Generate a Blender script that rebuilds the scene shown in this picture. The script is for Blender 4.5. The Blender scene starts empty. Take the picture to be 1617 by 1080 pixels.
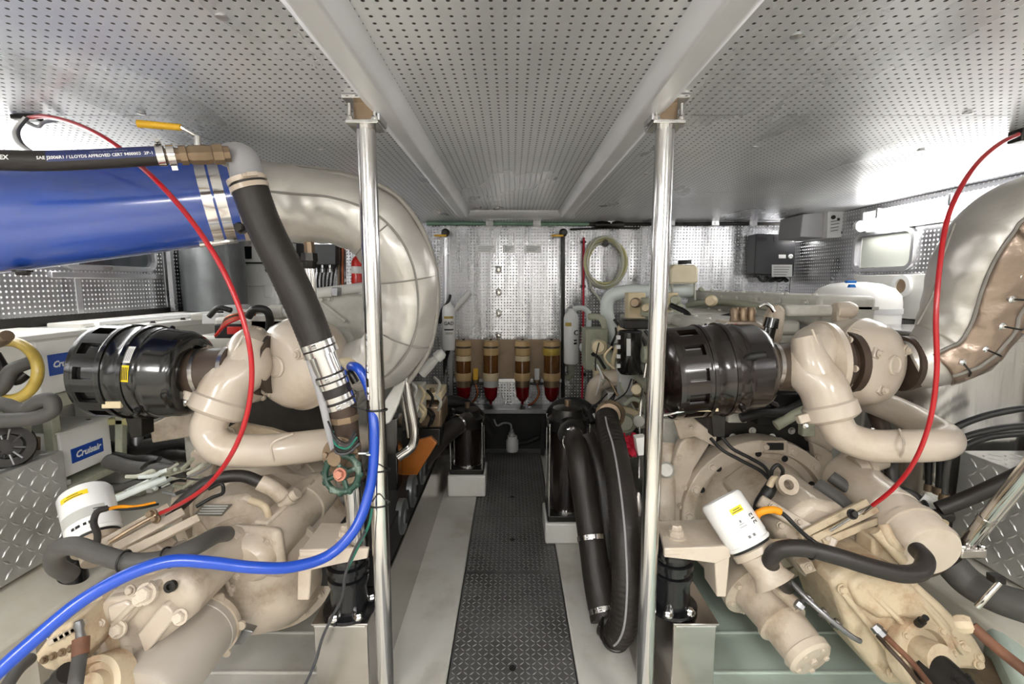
import bpy, bmesh, math, random
from mathutils import Vector, Matrix, Quaternion, noise
from math import sin, cos, pi, radians, sqrt, atan2
random.seed(7)
SC = bpy.context.scene
COL = SC.collection
V = Vector

# ---------------------------------------------------------------- camera
F = 760.0; TH = radians(7.0); CAMZ = 1.45
CT, ST = cos(TH), sin(TH)
cd = bpy.data.cameras.new('camera'); cam = bpy.data.objects.new('camera', cd); COL.objects.link(cam)
cd.sensor_fit = 'HORIZONTAL'; cd.sensor_width = 36.0; cd.lens = F/1617*36.0
cd.clip_start = 0.02; cd.clip_end = 60
cam.location = (0, 0, CAMZ); cam.rotation_euler = (pi/2-TH, 0, 0)
SC.camera = cam
# ---------------------------------------------------------------- world and exposure
wd = bpy.data.worlds.new('world'); SC.world = wd; wd.use_nodes = True
wd.node_tree.nodes['Background'].inputs[0].default_value = (.9, .95, 1, 1)
wd.node_tree.nodes['Background'].inputs[1].default_value = 0.3
vs = SC.view_settings; vs.view_transform = 'Standard'; vs.look = 'None'; vs.gamma = 1.0
vs.use_curve_mapping = False; vs.exposure = 1.55
LIGHT = 6.5            # strength of the fluorescent tubes on the side walls
LIGHT_AFT = 12.5       # strength of the ceiling diffusers aft of the camera
H = 1.95               # ceiling height above the walkway
BW = 4.10; SW = 2.35   # back wall depth, side wall half width
RW = -1.7              # wall behind the camera

# ---------------------------------------------------------------- photo pixel -> place
def ray(px, py):
    u = (px-808.5)/F; v = (540-py)/F
    return V((u, CT+v*ST, -ST+v*CT))
def W(px, py, Y):
    d = ray(px, py); t = Y/d.y; return V((d.x*t, Y, CAMZ+d.z*t))
def WZ(px, py, z):
    d = ray(px, py); t = (z-CAMZ)/d.z; return V((d.x*t, d.y*t, z))
def WX(px, py, x):
    d = ray(px, py); t = x/d.x; return V((x, d.y*t, CAMZ+d.z*t))
def PR(r, Y): return r/F*Y
def P3(l): return [W(*p) for p in l]

# ---------------------------------------------------------------- materials
MATS = {}
def srgb(c):
    if isinstance(c, str):
        c = [int(c[i:i+2], 16)/255 for i in (0, 2, 4)]
    return tuple((x/12.92 if x <= .04045 else ((x+.055)/1.055)**2.4) for x in c)
def mat(name, col, rough=.5, metal=0., var=.0, vscale=8., dirt=None, damt=.5, dscale=6., bump=0., bscale=60., coat=0., spec=.5, trans=0., stretch=None, rvar=0.):
    m = bpy.data.materials.new(name); m.use_nodes = True
    nt = m.node_tree; b = nt.nodes['Principled BSDF']; L = nt.links.new
    c = srgb(col)
    b.inputs['Base Color'].default_value = (*c, 1); b.inputs['Roughness'].default_value = rough
    b.inputs['Metallic'].default_value = metal; b.inputs['Coat Weight'].default_value = coat
    b.inputs['Specular IOR Level'].default_value = spec; b.inputs['Transmission Weight'].default_value = trans
    if coat: b.inputs['Coat Roughness'].default_value = .12
    tc = nt.nodes.new('ShaderNodeTexCoord'); src = tc.outputs['Object']
    if stretch:
        mp = nt.nodes.new('ShaderNodeMapping'); mp.inputs['Scale'].default_value = stretch
        L(src, mp.inputs[0]); src = mp.outputs[0]
    cs = None
    if var:
        n = nt.nodes.new('ShaderNodeTexNoise'); n.inputs['Scale'].default_value = vscale; n.inputs['Detail'].default_value = 5
        L(src, n.inputs['Vector'])
        mx = nt.nodes.new('ShaderNodeMix'); mx.data_type = 'RGBA'
        mr = nt.nodes.new('ShaderNodeMapRange'); mr.inputs[1].default_value = .3; mr.inputs[2].default_value = .7
        L(n.outputs[0], mr.inputs[0]); L(mr.outputs[0], mx.inputs[0])
        mx.inputs[6].default_value = (*[x*(1-var) for x in c], 1); mx.inputs[7].default_value = (*[min(1, x*(1+var)) for x in c], 1)
        cs = mx.outputs[2]
        if rvar:
            r2 = nt.nodes.new('ShaderNodeMapRange'); r2.inputs[1].default_value = .3; r2.inputs[2].default_value = .7
            r2.inputs[3].default_value = max(.03, rough-rvar); r2.inputs[4].default_value = min(1, rough+rvar)
            L(n.outputs[0], r2.inputs[0]); L(r2.outputs[0], b.inputs['Roughness'])
    if dirt:
        n = nt.nodes.new('ShaderNodeTexNoise'); n.inputs['Scale'].default_value = dscale; n.inputs['Detail'].default_value = 8
        n.inputs['Roughness'].default_value = .65; L(src, n.inputs['Vector'])
        mr = nt.nodes.new('ShaderNodeMapRange'); mr.inputs[1].default_value = .5; mr.inputs[2].default_value = .7; mr.inputs[4].default_value = damt
        L(n.outputs[0], mr.inputs[0])
        mx = nt.nodes.new('ShaderNodeMix'); mx.data_type = 'RGBA'; L(mr.outputs[0], mx.inputs[0])
        if cs: L(cs, mx.inputs[6])
        else: mx.inputs[6].default_value = (*c, 1)
        mx.inputs[7].default_value = (*srgb(dirt), 1); cs = mx.outputs[2]
    if cs: L(cs, b.inputs['Base Color'])
    if bump:
        n = nt.nodes.new('ShaderNodeTexNoise'); n.inputs['Scale'].default_value = bscale; n.inputs['Detail'].default_value = 4
        L(src, n.inputs['Vector'])
        bp = nt.nodes.new('ShaderNodeBump'); bp.inputs['Strength'].default_value = bump; bp.inputs['Distance'].default_value = .01
        L(n.outputs[0], bp.inputs['Height']); L(bp.outputs[0], b.inputs['Normal'])
    MATS[name] = m; return m
def emit(name, col, s):
    m = bpy.data.materials.new(name); m.use_nodes = True; b = m.node_tree.nodes['Principled BSDF']
    b.inputs['Base Color'].default_value = (.9, .9, .9, 1)
    b.inputs['Emission Color'].default_value = (*col, 1); b.inputs['Emission Strength'].default_value = s
    MATS[name] = m; return m
def perf(name, axes, hole, base='c4c4c6', pitch=.0254, rad=.155, rough=.33, wav=.35, streak=(1, 1, 1), metal=1.):
    """sheet aluminium punched with a square grid of holes; axes = the two axes of the sheet"""
    m = bpy.data.materials.new(name); m.use_nodes = True
    nt = m.node_tree; b = nt.nodes['Principled BSDF']; L = nt.links.new
    tc = nt.nodes.new('ShaderNodeTexCoord')
    mp = nt.nodes.new('ShaderNodeMapping'); s = 1/pitch
    mp.inputs['Scale'].default_value = tuple(s if a in axes else 0 for a in 'xyz'); L(tc.outputs['Object'], mp.inputs[0])
    fr = nt.nodes.new('ShaderNodeVectorMath'); fr.operation = 'FRACTION'; L(mp.outputs[0], fr.inputs[0])
    sb = nt.nodes.new('ShaderNodeVectorMath'); sb.operation = 'SUBTRACT'; L(fr.outputs[0], sb.inputs[0])
    sb.inputs[1].default_value = tuple(.5 if a in axes else 0 for a in 'xyz')
    ln = nt.nodes.new('ShaderNodeVectorMath'); ln.operation = 'LENGTH'; L(sb.outputs[0], ln.inputs[0])
    mk = nt.nodes.new('ShaderNodeMapRange'); mk.inputs[1].default_value = rad-.03; mk.inputs[2].default_value = rad+.03
    mk.inputs[3].default_value = 1; mk.inputs[4].default_value = 0; L(ln.outputs['Value'], mk.inputs[0])
    # brushed / handled sheet: slow tone and gloss variation, stretched; tone also paints streaks of reflected light
    m2 = nt.nodes.new('ShaderNodeMapping'); m2.inputs['Scale'].default_value = streak; L(tc.outputs['Object'], m2.inputs[0])
    n = nt.nodes.new('ShaderNodeTexNoise'); n.inputs['Scale'].default_value = 2.2; n.inputs['Detail'].default_value = 6; L(m2.outputs[0], n.inputs['Vector'])
    c = srgb(base)
    cm = nt.nodes.new('ShaderNodeMix'); cm.data_type = 'RGBA'; L(n.outputs[0], cm.inputs[0])
    cm.inputs[6].default_value = (*[x*.55 for x in c], 1); cm.inputs[7].default_value = (*[min(1, x*1.2) for x in c], 1)
    hm = nt.nodes.new('ShaderNodeMix'); hm.data_type = 'RGBA'; L(mk.outputs[0], hm.inputs[0]); L(cm.outputs[2], hm.inputs[6])
    hm.inputs[7].default_value = (*srgb(hole), 1); L(hm.outputs[2], b.inputs['Base Color'])
    rr = nt.nodes.new('ShaderNodeMapRange'); rr.inputs[1].default_value = .3; rr.inputs[2].default_value = .7
    rr.inputs[3].default_value = rough-.1; rr.inputs[4].default_value = rough+.12; L(n.outputs[0], rr.inputs[0])
    rm = nt.nodes.new('ShaderNodeMix'); L(mk.outputs[0], rm.inputs[0]); L(rr.outputs[0], rm.inputs[2]); rm.inputs[3].default_value = .9
    L(rm.outputs[0], b.inputs['Roughness'])
    mm = nt.nodes.new('ShaderNodeMath'); mm.operation = 'MULTIPLY_ADD'; L(mk.outputs[0], mm.inputs[0]); mm.inputs[1].default_value = -metal; mm.inputs[2].default_value = metal
    L(mm.outputs[0], b.inputs['Metallic'])
    n2 = nt.nodes.new('ShaderNodeTexNoise'); n2.inputs['Scale'].default_value = 1.6; n2.inputs['Detail'].default_value = 1.5; L(m2.outputs[0], n2.inputs['Vector'])
    b1 = nt.nodes.new('ShaderNodeBump'); b1.inputs['Strength'].default_value = wav; b1.inputs['Distance'].default_value = .05; L(n2.outputs[0], b1.inputs['Height'])
    b2 = nt.nodes.new('ShaderNodeBump'); b2.inputs['Strength'].default_value = .6; b2.inputs['Distance'].default_value = .004; b2.invert = True
    L(mk.outputs[0], b2.inputs['Height']); L(b1.outputs[0], b2.inputs['Normal']); L(b2.outputs[0], b.inputs['Normal'])
    MATS[name] = m; return m

perf('perf_ceiling', 'xy', '2c2a26', base='eef2fc', rad=.15, rough=.32, wav=.3, streak=(1.4, .45, 1), metal=.55)
perf('perf_back', 'xz', 'f2f2f2', base='c6c6ca', rad=.2, rough=.27, wav=.5, streak=(3.2, 1, .25))
perf('perf_side', 'yz', 'f4f4f4', base='c8c8cb', rad=.2, rough=.3, wav=.3, streak=(1, 1.5, .6))
mat('alu', 'd2d2d4', .32, 1, var=.12, vscale=5, rvar=.08)
mat('alu_beam', 'e4e4e6', .36, .45, var=.06, vscale=4)
mat('alu_dark', '8b8b8d', .4, 1, var=.2, vscale=8)
mat('stainless', 'd6d4d2', .12, 1, var=.06, vscale=3)
mat('stainless_brushed', 'bcb7b2', .22, 1, var=.07, vscale=5, stretch=(1, 1, 3), rvar=.05)
mat('tank_steel', 'c6c4c2', .2, 1, var=.15, vscale=3, bump=.9, bscale=2.2, stretch=(3, 3, .25))
mat('chrome', 'e6e6e6', .07, 1)
mat('cream', 'bfb2a1', .4, 0, var=.12, vscale=7, dirt='82694d', damt=.72, dscale=6, bump=.12, bscale=110, coat=.2)
mat('cream_grey', 'aaa298', .4, 0, var=.06, vscale=5, dirt='a8977f', damt=.4, dscale=4, coat=.15)
mat('cream_clean', 'c9bcac', .3, 0, var=.06, vscale=4, dirt='a58a6a', damt=.5, dscale=4.5, bump=.05, bscale=90, coat=.4)
mat('cream_rusty', 'c3b297', .48, 0, var=.12, vscale=7, dirt='86582e', damt=.75, dscale=8, bump=.16, bscale=100)
mat('engine_grey', 'c3c1b8', .42, 0, var=.1, vscale=5, dirt='8f8a78', damt=.5, dscale=6, bump=.05)
mat('engine_green', 'a9ab98', .5, 0, var=.15, vscale=8, dirt='6b6650', damt=.6, dscale=8)
mat('white_paint', 'dfded9', .35, 0, var=.03, dirt='c9c4b4', damt=.3, dscale=3)
mat('white_case', 'efeeea', .35, 0, var=.03)
mat('white_gloss', 'f0f0ee', .22, 0, coat=.3)
mat('liner', 'd3cfc3', .45, 0, var=.05, vscale=3, dirt='b7a98c', damt=.5, dscale=2.2)
mat('stringer', 'c9c7c0', .5, 0, var=.07, vscale=3, dirt='9a917e', damt=.6, dscale=2.5, bump=.04, bscale=20)
mat('drip_pan', 'bccabf', .45, 0, var=.05, vscale=3, dirt='8d9484', damt=.4, dscale=3)
mat('plate_tread', '9a9a98', .4, .6, var=.2, vscale=6)
mat('plate_dark', '6c6c6b', .46, .45, var=.22, vscale=5, dirt='383634', damt=.6, dscale=3)
mat('plate_alu', 'c4c4c0', .36, .5, var=.18, vscale=6, dirt='7f7c70', damt=.5, dscale=4)
mat('black_gloss', '131211', .16, 0, coat=.6, var=.2, vscale=6)
mat('black_brown', '1c1310', .18, .2, coat=.6, var=.25, vscale=5)
mat('black_rubber', '1a1918', .5, 0, var=.2, vscale=12, bump=.08, bscale=80)
mat('hose_black', '26211e', .48, 0, var=.2, vscale=14, bump=.1, bscale=90)
mat('hose_grey', '4c4a47', .6, 0, var=.15, vscale=12, bump=.1, bscale=80)
mat('rubber_brown', '4a3d33', .35, 0, var=.15, vscale=8, coat=.2)
mat('dark', '151413', .6, 0, var=.2)
mat('dark_steel', '3c3a38', .38, .8, var=.25, vscale=8, dirt='1c1a18', damt=.6)
mat('mount_black', '17171a', .2, .3, var=.3, vscale=20, coat=.5)
mat('blue_tube', '2c4ea6', .22, 0, var=.12, vscale=2.5, coat=1., bump=.05, bscale=9)
mat('blue_hose', '1747b4', .3, 0, coat=.25)
mat('navy', '2b3566', .45)
mat('red_cable', 'b0101b', .3, 0, coat=.3)
mat('red', 'd8261c', .35, 0, coat=.3)
mat('red_cloth', 'c01a35', .7)
mat('red_fuel', '7a0710', .12, 0, coat=.7, var=.3, vscale=10)
mat('amber', '6b4420', .15, 0, coat=.5, var=.25, vscale=14)
mat('tan_ring', 'c2a374', .45, 0, var=.1)
mat('tan_light', 'd8c7a4', .45, 0, var=.1)
mat('tan_panel', 'a58d72', .5, 0, var=.15, vscale=6, dirt='6e5438', damt=.6)
mat('orange_brown', '9a5a22', .3, .3, var=.25, vscale=4)
mat('copper', 'a05a3c', .35, .8, var=.2)
mat('blanket', 'c9c5bf', .34, .55, var=.07, vscale=3, bump=.4, bscale=10, dirt='a09a92', damt=.35, dscale=3)
mat('blanket_brown', '9a887a', .28, .65, var=.18, vscale=5, bump=.7, bscale=14)
mat('seam', '8f8b85', .55, .3)
mat('dark_brown', '4a3c32', .5, .3, var=.3, vscale=14)
mat('yellow_handle', 'd9a822', .45)
mat('yellow', 'f3d31e', .5)
mat('orange', 'f09a10', .5)
mat('yellow_hose', 'b59b45', .35, 0, var=.3, vscale=14, coat=.3)
mat('coil_hose', 'd8d39a', .3, 0, var=.25, vscale=3, trans=.2)
mat('coil_white', 'dddccb', .3, 0, trans=.2)
mat('label_white', 'ecece8', .5)
mat('label_grey', 'bdbdb8', .5)
mat('label_blue', '1748a8', .4)
mat('ink', '1a1a1c', .6)
mat('ink_grey', '77777a', .6)
mat('print_white', 'f2f2f0', .6)
mat('green_pipe', '7fa08a', .4, .3, var=.2)
mat('green_wheel', '173a2b', .4, 0, var=.4, vscale=20, dirt='9aa89a', damt=.6, dscale=30)
mat('green_wire', '1d6e5c', .5)
mat('bronze', '8a7660', .4, .65, var=.3, vscale=10, dirt='6f6a5e', damt=.6, dscale=12)
mat('pink_bronze', 'b9806c', .4, .6, var=.2)
mat('grey_plastic', '9d9c9e', .45, 0)
mat('grey_dark_plastic', '3c3c40', .42, 0, var=.08)
mat('grey_light', 'd0d0cf', .45)
mat('bottle', 'e6dabd', .35, 0, var=.05)
mat('glass_dull', 'c6c9bf', .3, 0, var=.08, vscale=3, coat=.4)
mat('glass_dark', '23262a', .1, 0, coat=.5)
mat('frost', 'd9dcd6', .4, 0, trans=.3)
mat('rust', '6b4632', .7, 0, var=.3, vscale=20, bump=.2)
mat('wall_grey', '6f7273', .4, .7, var=.15)
mat('plate_name', '77736b', .45, .5, var=.1)
mat('black_box', '2d2d30', .4, 0, var=.08)
mat('blue_cap', '1678d8', .4)
mat('white_tank', 'f4f3ee', .3, 0, coat=.3)
mat('pale_pipe', 'dfe6e2', .35, 0)
emit('tube_light', (1, .985, .96), LIGHT)
emit('ceiling_diffuser', (1, .985, .965), LIGHT_AFT)

# ---------------------------------------------------------------- mesh builder
def frame(ax):
    ax = V(ax).normalized()
    a = V((0, 0, 1)) if abs(ax.z) < .9 else V((1, 0, 0))
    u = a.cross(ax).normalized(); w = ax.cross(u)
    return ax, u, w
def spline(pts, k):
    pts = [V(p) for p in pts]
    if k <= 1 or len(pts) < 3: return pts
    out = []
    n = len(pts)
    for i in range(n-1):
        p0 = pts[i-1] if i else pts[0]*2-pts[1]
        p1, p2 = pts[i], pts[i+1]
        p3 = pts[i+2] if i+2 < n else pts[-1]*2-pts[-2]
        d1 = max((p1-p0).length, 1e-5)**.5; d2 = max((p2-p1).length, 1e-5)**.5; d3 = max((p3-p2).length, 1e-5)**.5
        for j in range(k):
            t = j/k
            m1 = ((p1-p0)/d1-(p2-p0)/(d1+d2)+(p2-p1)/d2)*d2
            m2 = ((p2-p1)/d2-(p3-p1)/(d2+d3)+(p3-p2)/d3)*d2
            t2, t3 = t*t, t*t*t
            out.append(p1*(2*t3-3*t2+1)+m1*(t3-2*t2+t)+p2*(-2*t3+3*t2)+m2*(t3-t2))
    out.append(pts[-1]); return out

class MB:
    def __init__(s): s.v = []; s.f = []
    def add(s, vs, fs):
        o = len(s.v); s.v += [V(x) for x in vs]; s.f += [tuple(i+o for i in f) for f in fs]; return s
    def box(s, c, size, R=None):
        c = V(c); h = [x/2 for x in size]
        vs = [V((x*h[0], y*h[1], z*h[2])) for x in (-1, 1) for y in (-1, 1) for z in (-1, 1)]
        if R is not None: vs = [R @ v for v in vs]
        return s.add([c+v for v in vs], [(0, 1, 3, 2), (4, 6, 7, 5), (0, 4, 5, 1), (2, 3, 7, 6), (0, 2, 6, 4), (1, 5, 7, 3)])
    def bb(s, a, b):
        a = V(a); b = V(b); return s.box((a+b)/2, [abs(b[i]-a[i]) for i in range(3)])
    def prism(s, poly, vec):
        n = len(poly); vec = V(vec); vs = [V(p) for p in poly]
        return s.add(vs+[p+vec for p in vs], [tuple(range(n)), tuple(range(2*n-1, n-1, -1))]+[(i, i+n, (i+1) % n+n, (i+1) % n) for i in range(n)])
    def pxpoly(s, poly, Y, d): return s.prism([W(x, y, Y) for x, y in poly], (0, d, 0))
    def pxbox(s, x0, y0, x1, y1, Y, d): return s.pxpoly([(x0, y0), (x1, y0), (x1, y1), (x0, y1)], Y, d)
    def lathe(s, o, ax, prof, n=32, caps=True, a0=0., a1=2*pi, rf=None):
        o = V(o); ax, u, w = frame(ax); full = abs(a1-a0-2*pi) < 1e-6
        m = n if full else n+1; vs = []; fs = []
        for d, r in prof:
            for i in range(m):
                a = a0+(a1-a0)*i/n; rr = r*(rf(a, d) if rf else 1)
                vs.append(o+ax*d+(u*cos(a)+w*sin(a))*max(rr, 1e-5))
        for k in range(len(prof)-1):
            for i in range(n):
                j = (i+1) % m
                fs.append((k*m+i, k*m+j, (k+1)*m+j, (k+1)*m+i))
        if caps and full:
            fs.append(tuple(range(m-1, -1, -1))); b = (len(prof)-1)*m; fs.append(tuple(range(b, b+m)))
        return s.add(vs, fs)
    def cyl(s, p, q, r, n=24, r2=None, bev=0.):
        p = V(p); q = V(q); d = (q-p).length; r2 = r if r2 is None else r2
        pr = [(0, r), (d, r2)] if not bev else [(0, r-bev), (bev, r), (d-bev, r2), (d, r2-bev)]
        return s.lathe(p, q-p, pr, n)
    def pxlathe(s, a, b, prof, n=36, caps=True):
        """a, b = (px, py, Y) axis ends; prof = (fraction along, radius in photo px at the mean depth)"""
        p = W(*a); q = W(*b); ax = q-p; Lh = ax.length; Ym = (a[2]+b[2])/2
        return s.lathe(p, ax, [(t*Lh, PR(r, Ym)) for t, r in prof], n, caps)
    def ring(s, c, ax, ro, ri, th, n=32):
        return s.lathe(V(c)-V(ax).normalized()*th/2, ax, [(0, ri), (0, ro), (th, ro), (th, ri), (0, ri)], n, caps=False)
    def torus(s, c, ax, R, r, n=32, m=10, a0=0., a1=2*pi):
        ax, u, w = frame(ax); c = V(c); full = abs(a1-a0-2*pi) < 1e-6
        pts = [c+(u*cos(a0+(a1-a0)*i/n)+w*sin(a0+(a1-a0)*i/n))*R for i in range(n+1)]
        return s.tube(pts, r, m, 1, caps=not full)
    def tube(s, pts, r, n=14, k=6, caps=True, rf=None):
        P = spline(pts, k); N = len(P); ln = [0.]
        for i in range(1, N): ln.append(ln[-1]+(P[i]-P[i-1]).length)
        T = ln[-1] or 1
        if isinstance(r, (list, tuple)):
            rl = list(r); q = len(rl)-1
            rr = []
            for i in range(N):
                x = (i/(N-1))*q; j = min(int(x), q-1); rr.append(rl[j]+(rl[j+1]-rl[j])*(x-j))
        else: rr = [r]*N
        tg = []
        for i in range(N):
            a = P[max(i-1, 0)]; b = P[min(i+1, N-1)]; d = b-a
            tg.append(d.normalized() if d.length > 1e-9 else V((0, 0, 1)))
        _, u, w = frame(tg[0]); vs = []; fs = []
        for i in range(N):
            if i:
                q = tg[i-1].rotation_difference(tg[i]); u = q @ u; u = (u-tg[i]*u.dot(tg[i])).normalized()
            w = tg[i].cross(u)
            for j in range(n):
                a = 2*pi*j/n; R = rr[i]*(rf(ln[i], a, ln[i]/T) if rf else 1)
                vs.append(P[i]+(u*cos(a)+w*sin(a))*R)
        for i in range(N-1):
            for j in range(n):
                jj = (j+1) % n; fs.append((i*n+j, i*n+jj, (i+1)*n+jj, (i+1)*n+j))
        if caps: fs.append(tuple(range(n-1, -1, -1))); fs.append(tuple(range((N-1)*n, N*n)))
        return s.add(vs, fs)
    def sphere(s, c, r, n=20, m=10, sc=(1, 1, 1)):
        o = len(s.v); s.lathe(V(c)-V((0, 0, r)), (0, 0, 1), [(r-r*cos(pi*i/m), max(r*sin(pi*i/m), 1e-4)) for i in range(m+1)], n)
        c = V(c)
        for i in range(o, len(s.v)): d = s.v[i]-c; s.v[i] = c+V((d.x*sc[0], d.y*sc[1], d.z*sc[2]))
        return s
    def build(s, name, m, parent=None, bevel=0., seg=2, ang=38, kind=None, label=None, flat=False, weld=False):
        org = root_loc(parent)
        me = bpy.data.meshes.new(name)
        me.from_pydata([tuple(v-org) for v in s.v], [], s.f)
        bm = bmesh.new(); bm.from_mesh(me)
        if weld: bmesh.ops.remove_doubles(bm, verts=bm.verts, dist=1e-5)
        bmesh.ops.recalc_face_normals(bm, faces=bm.faces); bm.to_mesh(me); bm.free()
        if not flat:
            me.polygons.foreach_set('use_smooth', [True]*len(me.polygons)); me.set_sharp_from_angle(angle=radians(ang))
        me.materials.append(MATS[m])
        o = bpy.data.objects.new(name, me); COL.objects.link(o)
        if parent is not None: o.parent = parent
        if bevel:
            b = o.modifiers.new('bevel', 'BEVEL'); b.width = bevel; b.segments = seg; b.limit_method = 'ANGLE'; b.angle_limit = radians(40)
        if kind: o['kind'] = kind
        if label: o['label'] = label
        return o

def root_loc(o):
    if o is None: return V((0, 0, 0))
    while o.parent is not None: o = o.parent
    return V(o.location)
def thing(name, label, cat, loc, group=None):
    o = bpy.data.objects.new(name, None); COL.objects.link(o); o.location = V(loc); o.empty_display_size = .05
    o['label'] = label; o['category'] = cat
    if group: o['group'] = group
    return o
def tag(o, label, cat, group=None):
    o['label'] = label; o['category'] = cat
    if group: o['group'] = group
    return o
def struct(o): o['kind'] = 'structure'; return o

_hex = {}
def bolt(parent, p, ax, r=.011, h=.009, m='cream', name='bolt', washer=True):
    key = m
    if key not in _hex:
        b = MB()
        if washer: b.lathe((0, 0, 0), (0, 0, 1), [(-.2, 1.35), (.22, 1.35)], 14)
        b.lathe((0, 0, 0), (0, 0, 1), [(.0, 1), (.75, 1), (1., .82)], 6)
        me = bpy.data.meshes.new('bolt'); me.from_pydata([tuple(v) for v in b.v], [], b.f); me.materials.append(MATS[m])
        bm = bmesh.new(); bm.from_mesh(me); bmesh.ops.recalc_face_normals(bm, faces=bm.faces); bm.to_mesh(me); bm.free()
        _hex[key] = me
    o = bpy.data.objects.new(name, _hex[key]); COL.objects.link(o); o.parent = parent
    o.location = V(p)-root_loc(parent); o.rotation_mode = 'QUATERNION'
    o.rotation_quaternion = V((0, 0, 1)).rotation_difference(V(ax).normalized()); o.scale = (r, r, h)
    return o
def boltring(parent, c, ax, R, n, r=.011, h=.009, m='cream', a0=0., a1=2*pi, name='bolt'):
    A, u, w = frame(ax)
    for i in range(n):
        a = a0+(a1-a0)*(i/n if abs(a1-a0-2*pi) < 1e-6 else i/max(1, n-1))
        bolt(parent, V(c)+(u*cos(a)+w*sin(a))*R, ax, r, h, m, name)
def clamp(parent, c, ax, r, wd=.014, m='stainless', ang=0., name='hose_clamp'):
    """worm-drive band with its screw housing"""
    A, u, w = frame(ax); b = MB().ring(c, A, r+.0022, r-.001, wd, 28)
    o = b.build(name, m, parent)
    d = u*cos(ang)+w*sin(ang); t = A.cross(d)
    R = Matrix((A, d, t)).transposed()
    sb = MB().box(V(c)+d*(r+.006), (wd*.8, .011, .026), R)
    sb.cyl(V(c)+d*(r+.006)+t*.012, V(c)+d*(r+.006)+t*.024, .0055, 8)
    sb.build('screw', m, o)
    return o
def textmesh(s, size, shear=0., bold=0., align='CENTER', space=1.):
    cu = bpy.data.curves.new('text', 'FONT'); cu.body = s; cu.size = size; cu.align_x = align; cu.align_y = 'CENTER'
    cu.shear = shear; cu.offset = bold; cu.space_character = space; cu.resolution_u = 2
    to = bpy.data.objects.new('text', cu); me = bpy.data.meshes.new_from_object(to)
    bpy.data.objects.remove(to); bpy.data.curves.remove(cu); return me
def text(s, size, fn, m, parent, name='lettering', **kw):
    """flat lettering carried onto a surface by fn(x, y) -> point"""
    me = textmesh(s, size, **kw); org = root_loc(parent)
    for v in me.vertices: v.co = V(fn(v.co.x, v.co.y))-org
    me.materials.append(MATS[m]); me.name = name
    o = bpy.data.objects.new(name, me); COL.objects.link(o); o.parent = parent; return o
def on_plane(o, xd, yd, off=.001):
    o = V(o); xd = V(xd).normalized(); yd = V(yd); yd = (yd-xd*yd.dot(xd)).normalized(); n = xd.cross(yd)
    return lambda x, y: o+xd*x+yd*y+n*off
def on_cyl(c, ax, r, toward, up=True, off=.0012):
    """wrap x round a cylinder (about axis ax), y along it; x = 0 faces 'toward'"""
    ax = V(ax).normalized(); t = V(toward); t = (t-ax*t.dot(ax)).normalized(); s = ax.cross(t)
    c = V(c)
    return lambda x, y: c+ax*y+(t*cos(x/r)+s*sin(x/r))*(r+off)
def patch(name, fn, w, h, m, parent, nx=10, ny=2):
    b = MB(); vs = []; fs = []
    for j in range(ny+1):
        for i in range(nx+1): vs.append(fn(-w/2+w*i/nx, -h/2+h*j/ny))
    for j in range(ny):
        for i in range(nx): a = j*(nx+1)+i; fs.append((a, a+1, a+nx+2, a+nx+1))
    b.add(vs, fs); return b.build(name, m, parent)
def rrect(w, h, r, n=5):
    out = []
    for cx, cy, a0 in ((w/2-r, h/2-r, 0), (-w/2+r, h/2-r, pi/2), (-w/2+r, -h/2+r, pi), (w/2-r, -h/2+r, 3*pi/2)):
        for i in range(n+1): a = a0+pi/2*i/n; out.append((cx+r*cos(a), cy+r*sin(a)))
    return out
TOCAM = V((0, -1, .25))

# ================================================================ the setting
def slab(name, a, b, m, parent=None, bevel=0.): return MB().bb(a, b).build(name, m, parent, bevel=bevel)
# floor: hull liner, walkway plates, stringers
fl = struct(slab('floor', (-SW-.1, RW-.1, -.14), (SW+.1, BW+.1, -.06), 'liner'))
def tread(x0, x1, y0, y1, z, pitch, ln, wd, ht, fn):
    """raised lozenges of a checker plate, alternating at +-45 degrees; fn maps (a, b, h) to the place"""
    vs = []; fs = []; i = 0; y = y0+pitch*.6
    while y < y1-pitch*.4:
        x = x0+pitch*.6; j = 0
        while x < x1-pitch*.4:
            a = pi/4 if (i+j) % 2 else -pi/4
            ca, sa = cos(a), sin(a); o = len(vs)
            for lx, ly, h in ((-ln/2, 0, 0), (0, -wd/2, 0), (ln/2, 0, 0), (0, wd/2, 0), (-ln*.3, 0, ht), (0, -wd*.2, ht), (ln*.3, 0, ht), (0, wd*.2, ht)):
                vs.append(fn(x+lx*ca-ly*sa, y+lx*sa+ly*ca, h))
            fs += [(o+4, o+5, o+6, o+7)]+[(o+q, o+(q+1) % 4, o+4+(q+1) % 4, o+4+q) for q in range(4)]
            x += pitch; j += 1
        y += pitch; i += 1
    b = MB(); b.add(vs, fs); return b
ys = [.4, 2.28, 2.86, 3.98]
for i in range(3):
    p = slab('walkway_plate', (-.235, ys[i]+.002, -.008), (.237, ys[i+1]-.002, 0), 'plate_dark', fl)
    tread(-.235, .237, ys[i], ys[i+1], 0, .0235, .024, .006, .0018, lambda a, b, h: V((a, b, h))).build('tread', 'plate_tread', p, kind='stuff', flat=True)
    yy = (1.66, 2.58, 3.13)[i]
    MB().ring((.002, yy, .001), (0, 0, 1), .014, .008, .003, 18).cyl((.002, yy, -.004), (.002, yy, .0005), .008, 14).build('lift_ring', 'dark_steel', p)
struct(slab('floor_sill', (-.24, .4, -.06), (.242, 3.98, -.0085), 'dark'))
struct(slab('trim_1', (-.50, .3, -.06), (-.241, 3.9, .004), 'stringer', bevel=.006))
struct(slab('trim_2', (.243, .3, -.06), (.47, 3.9, .004), 'stringer', bevel=.006))
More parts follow.
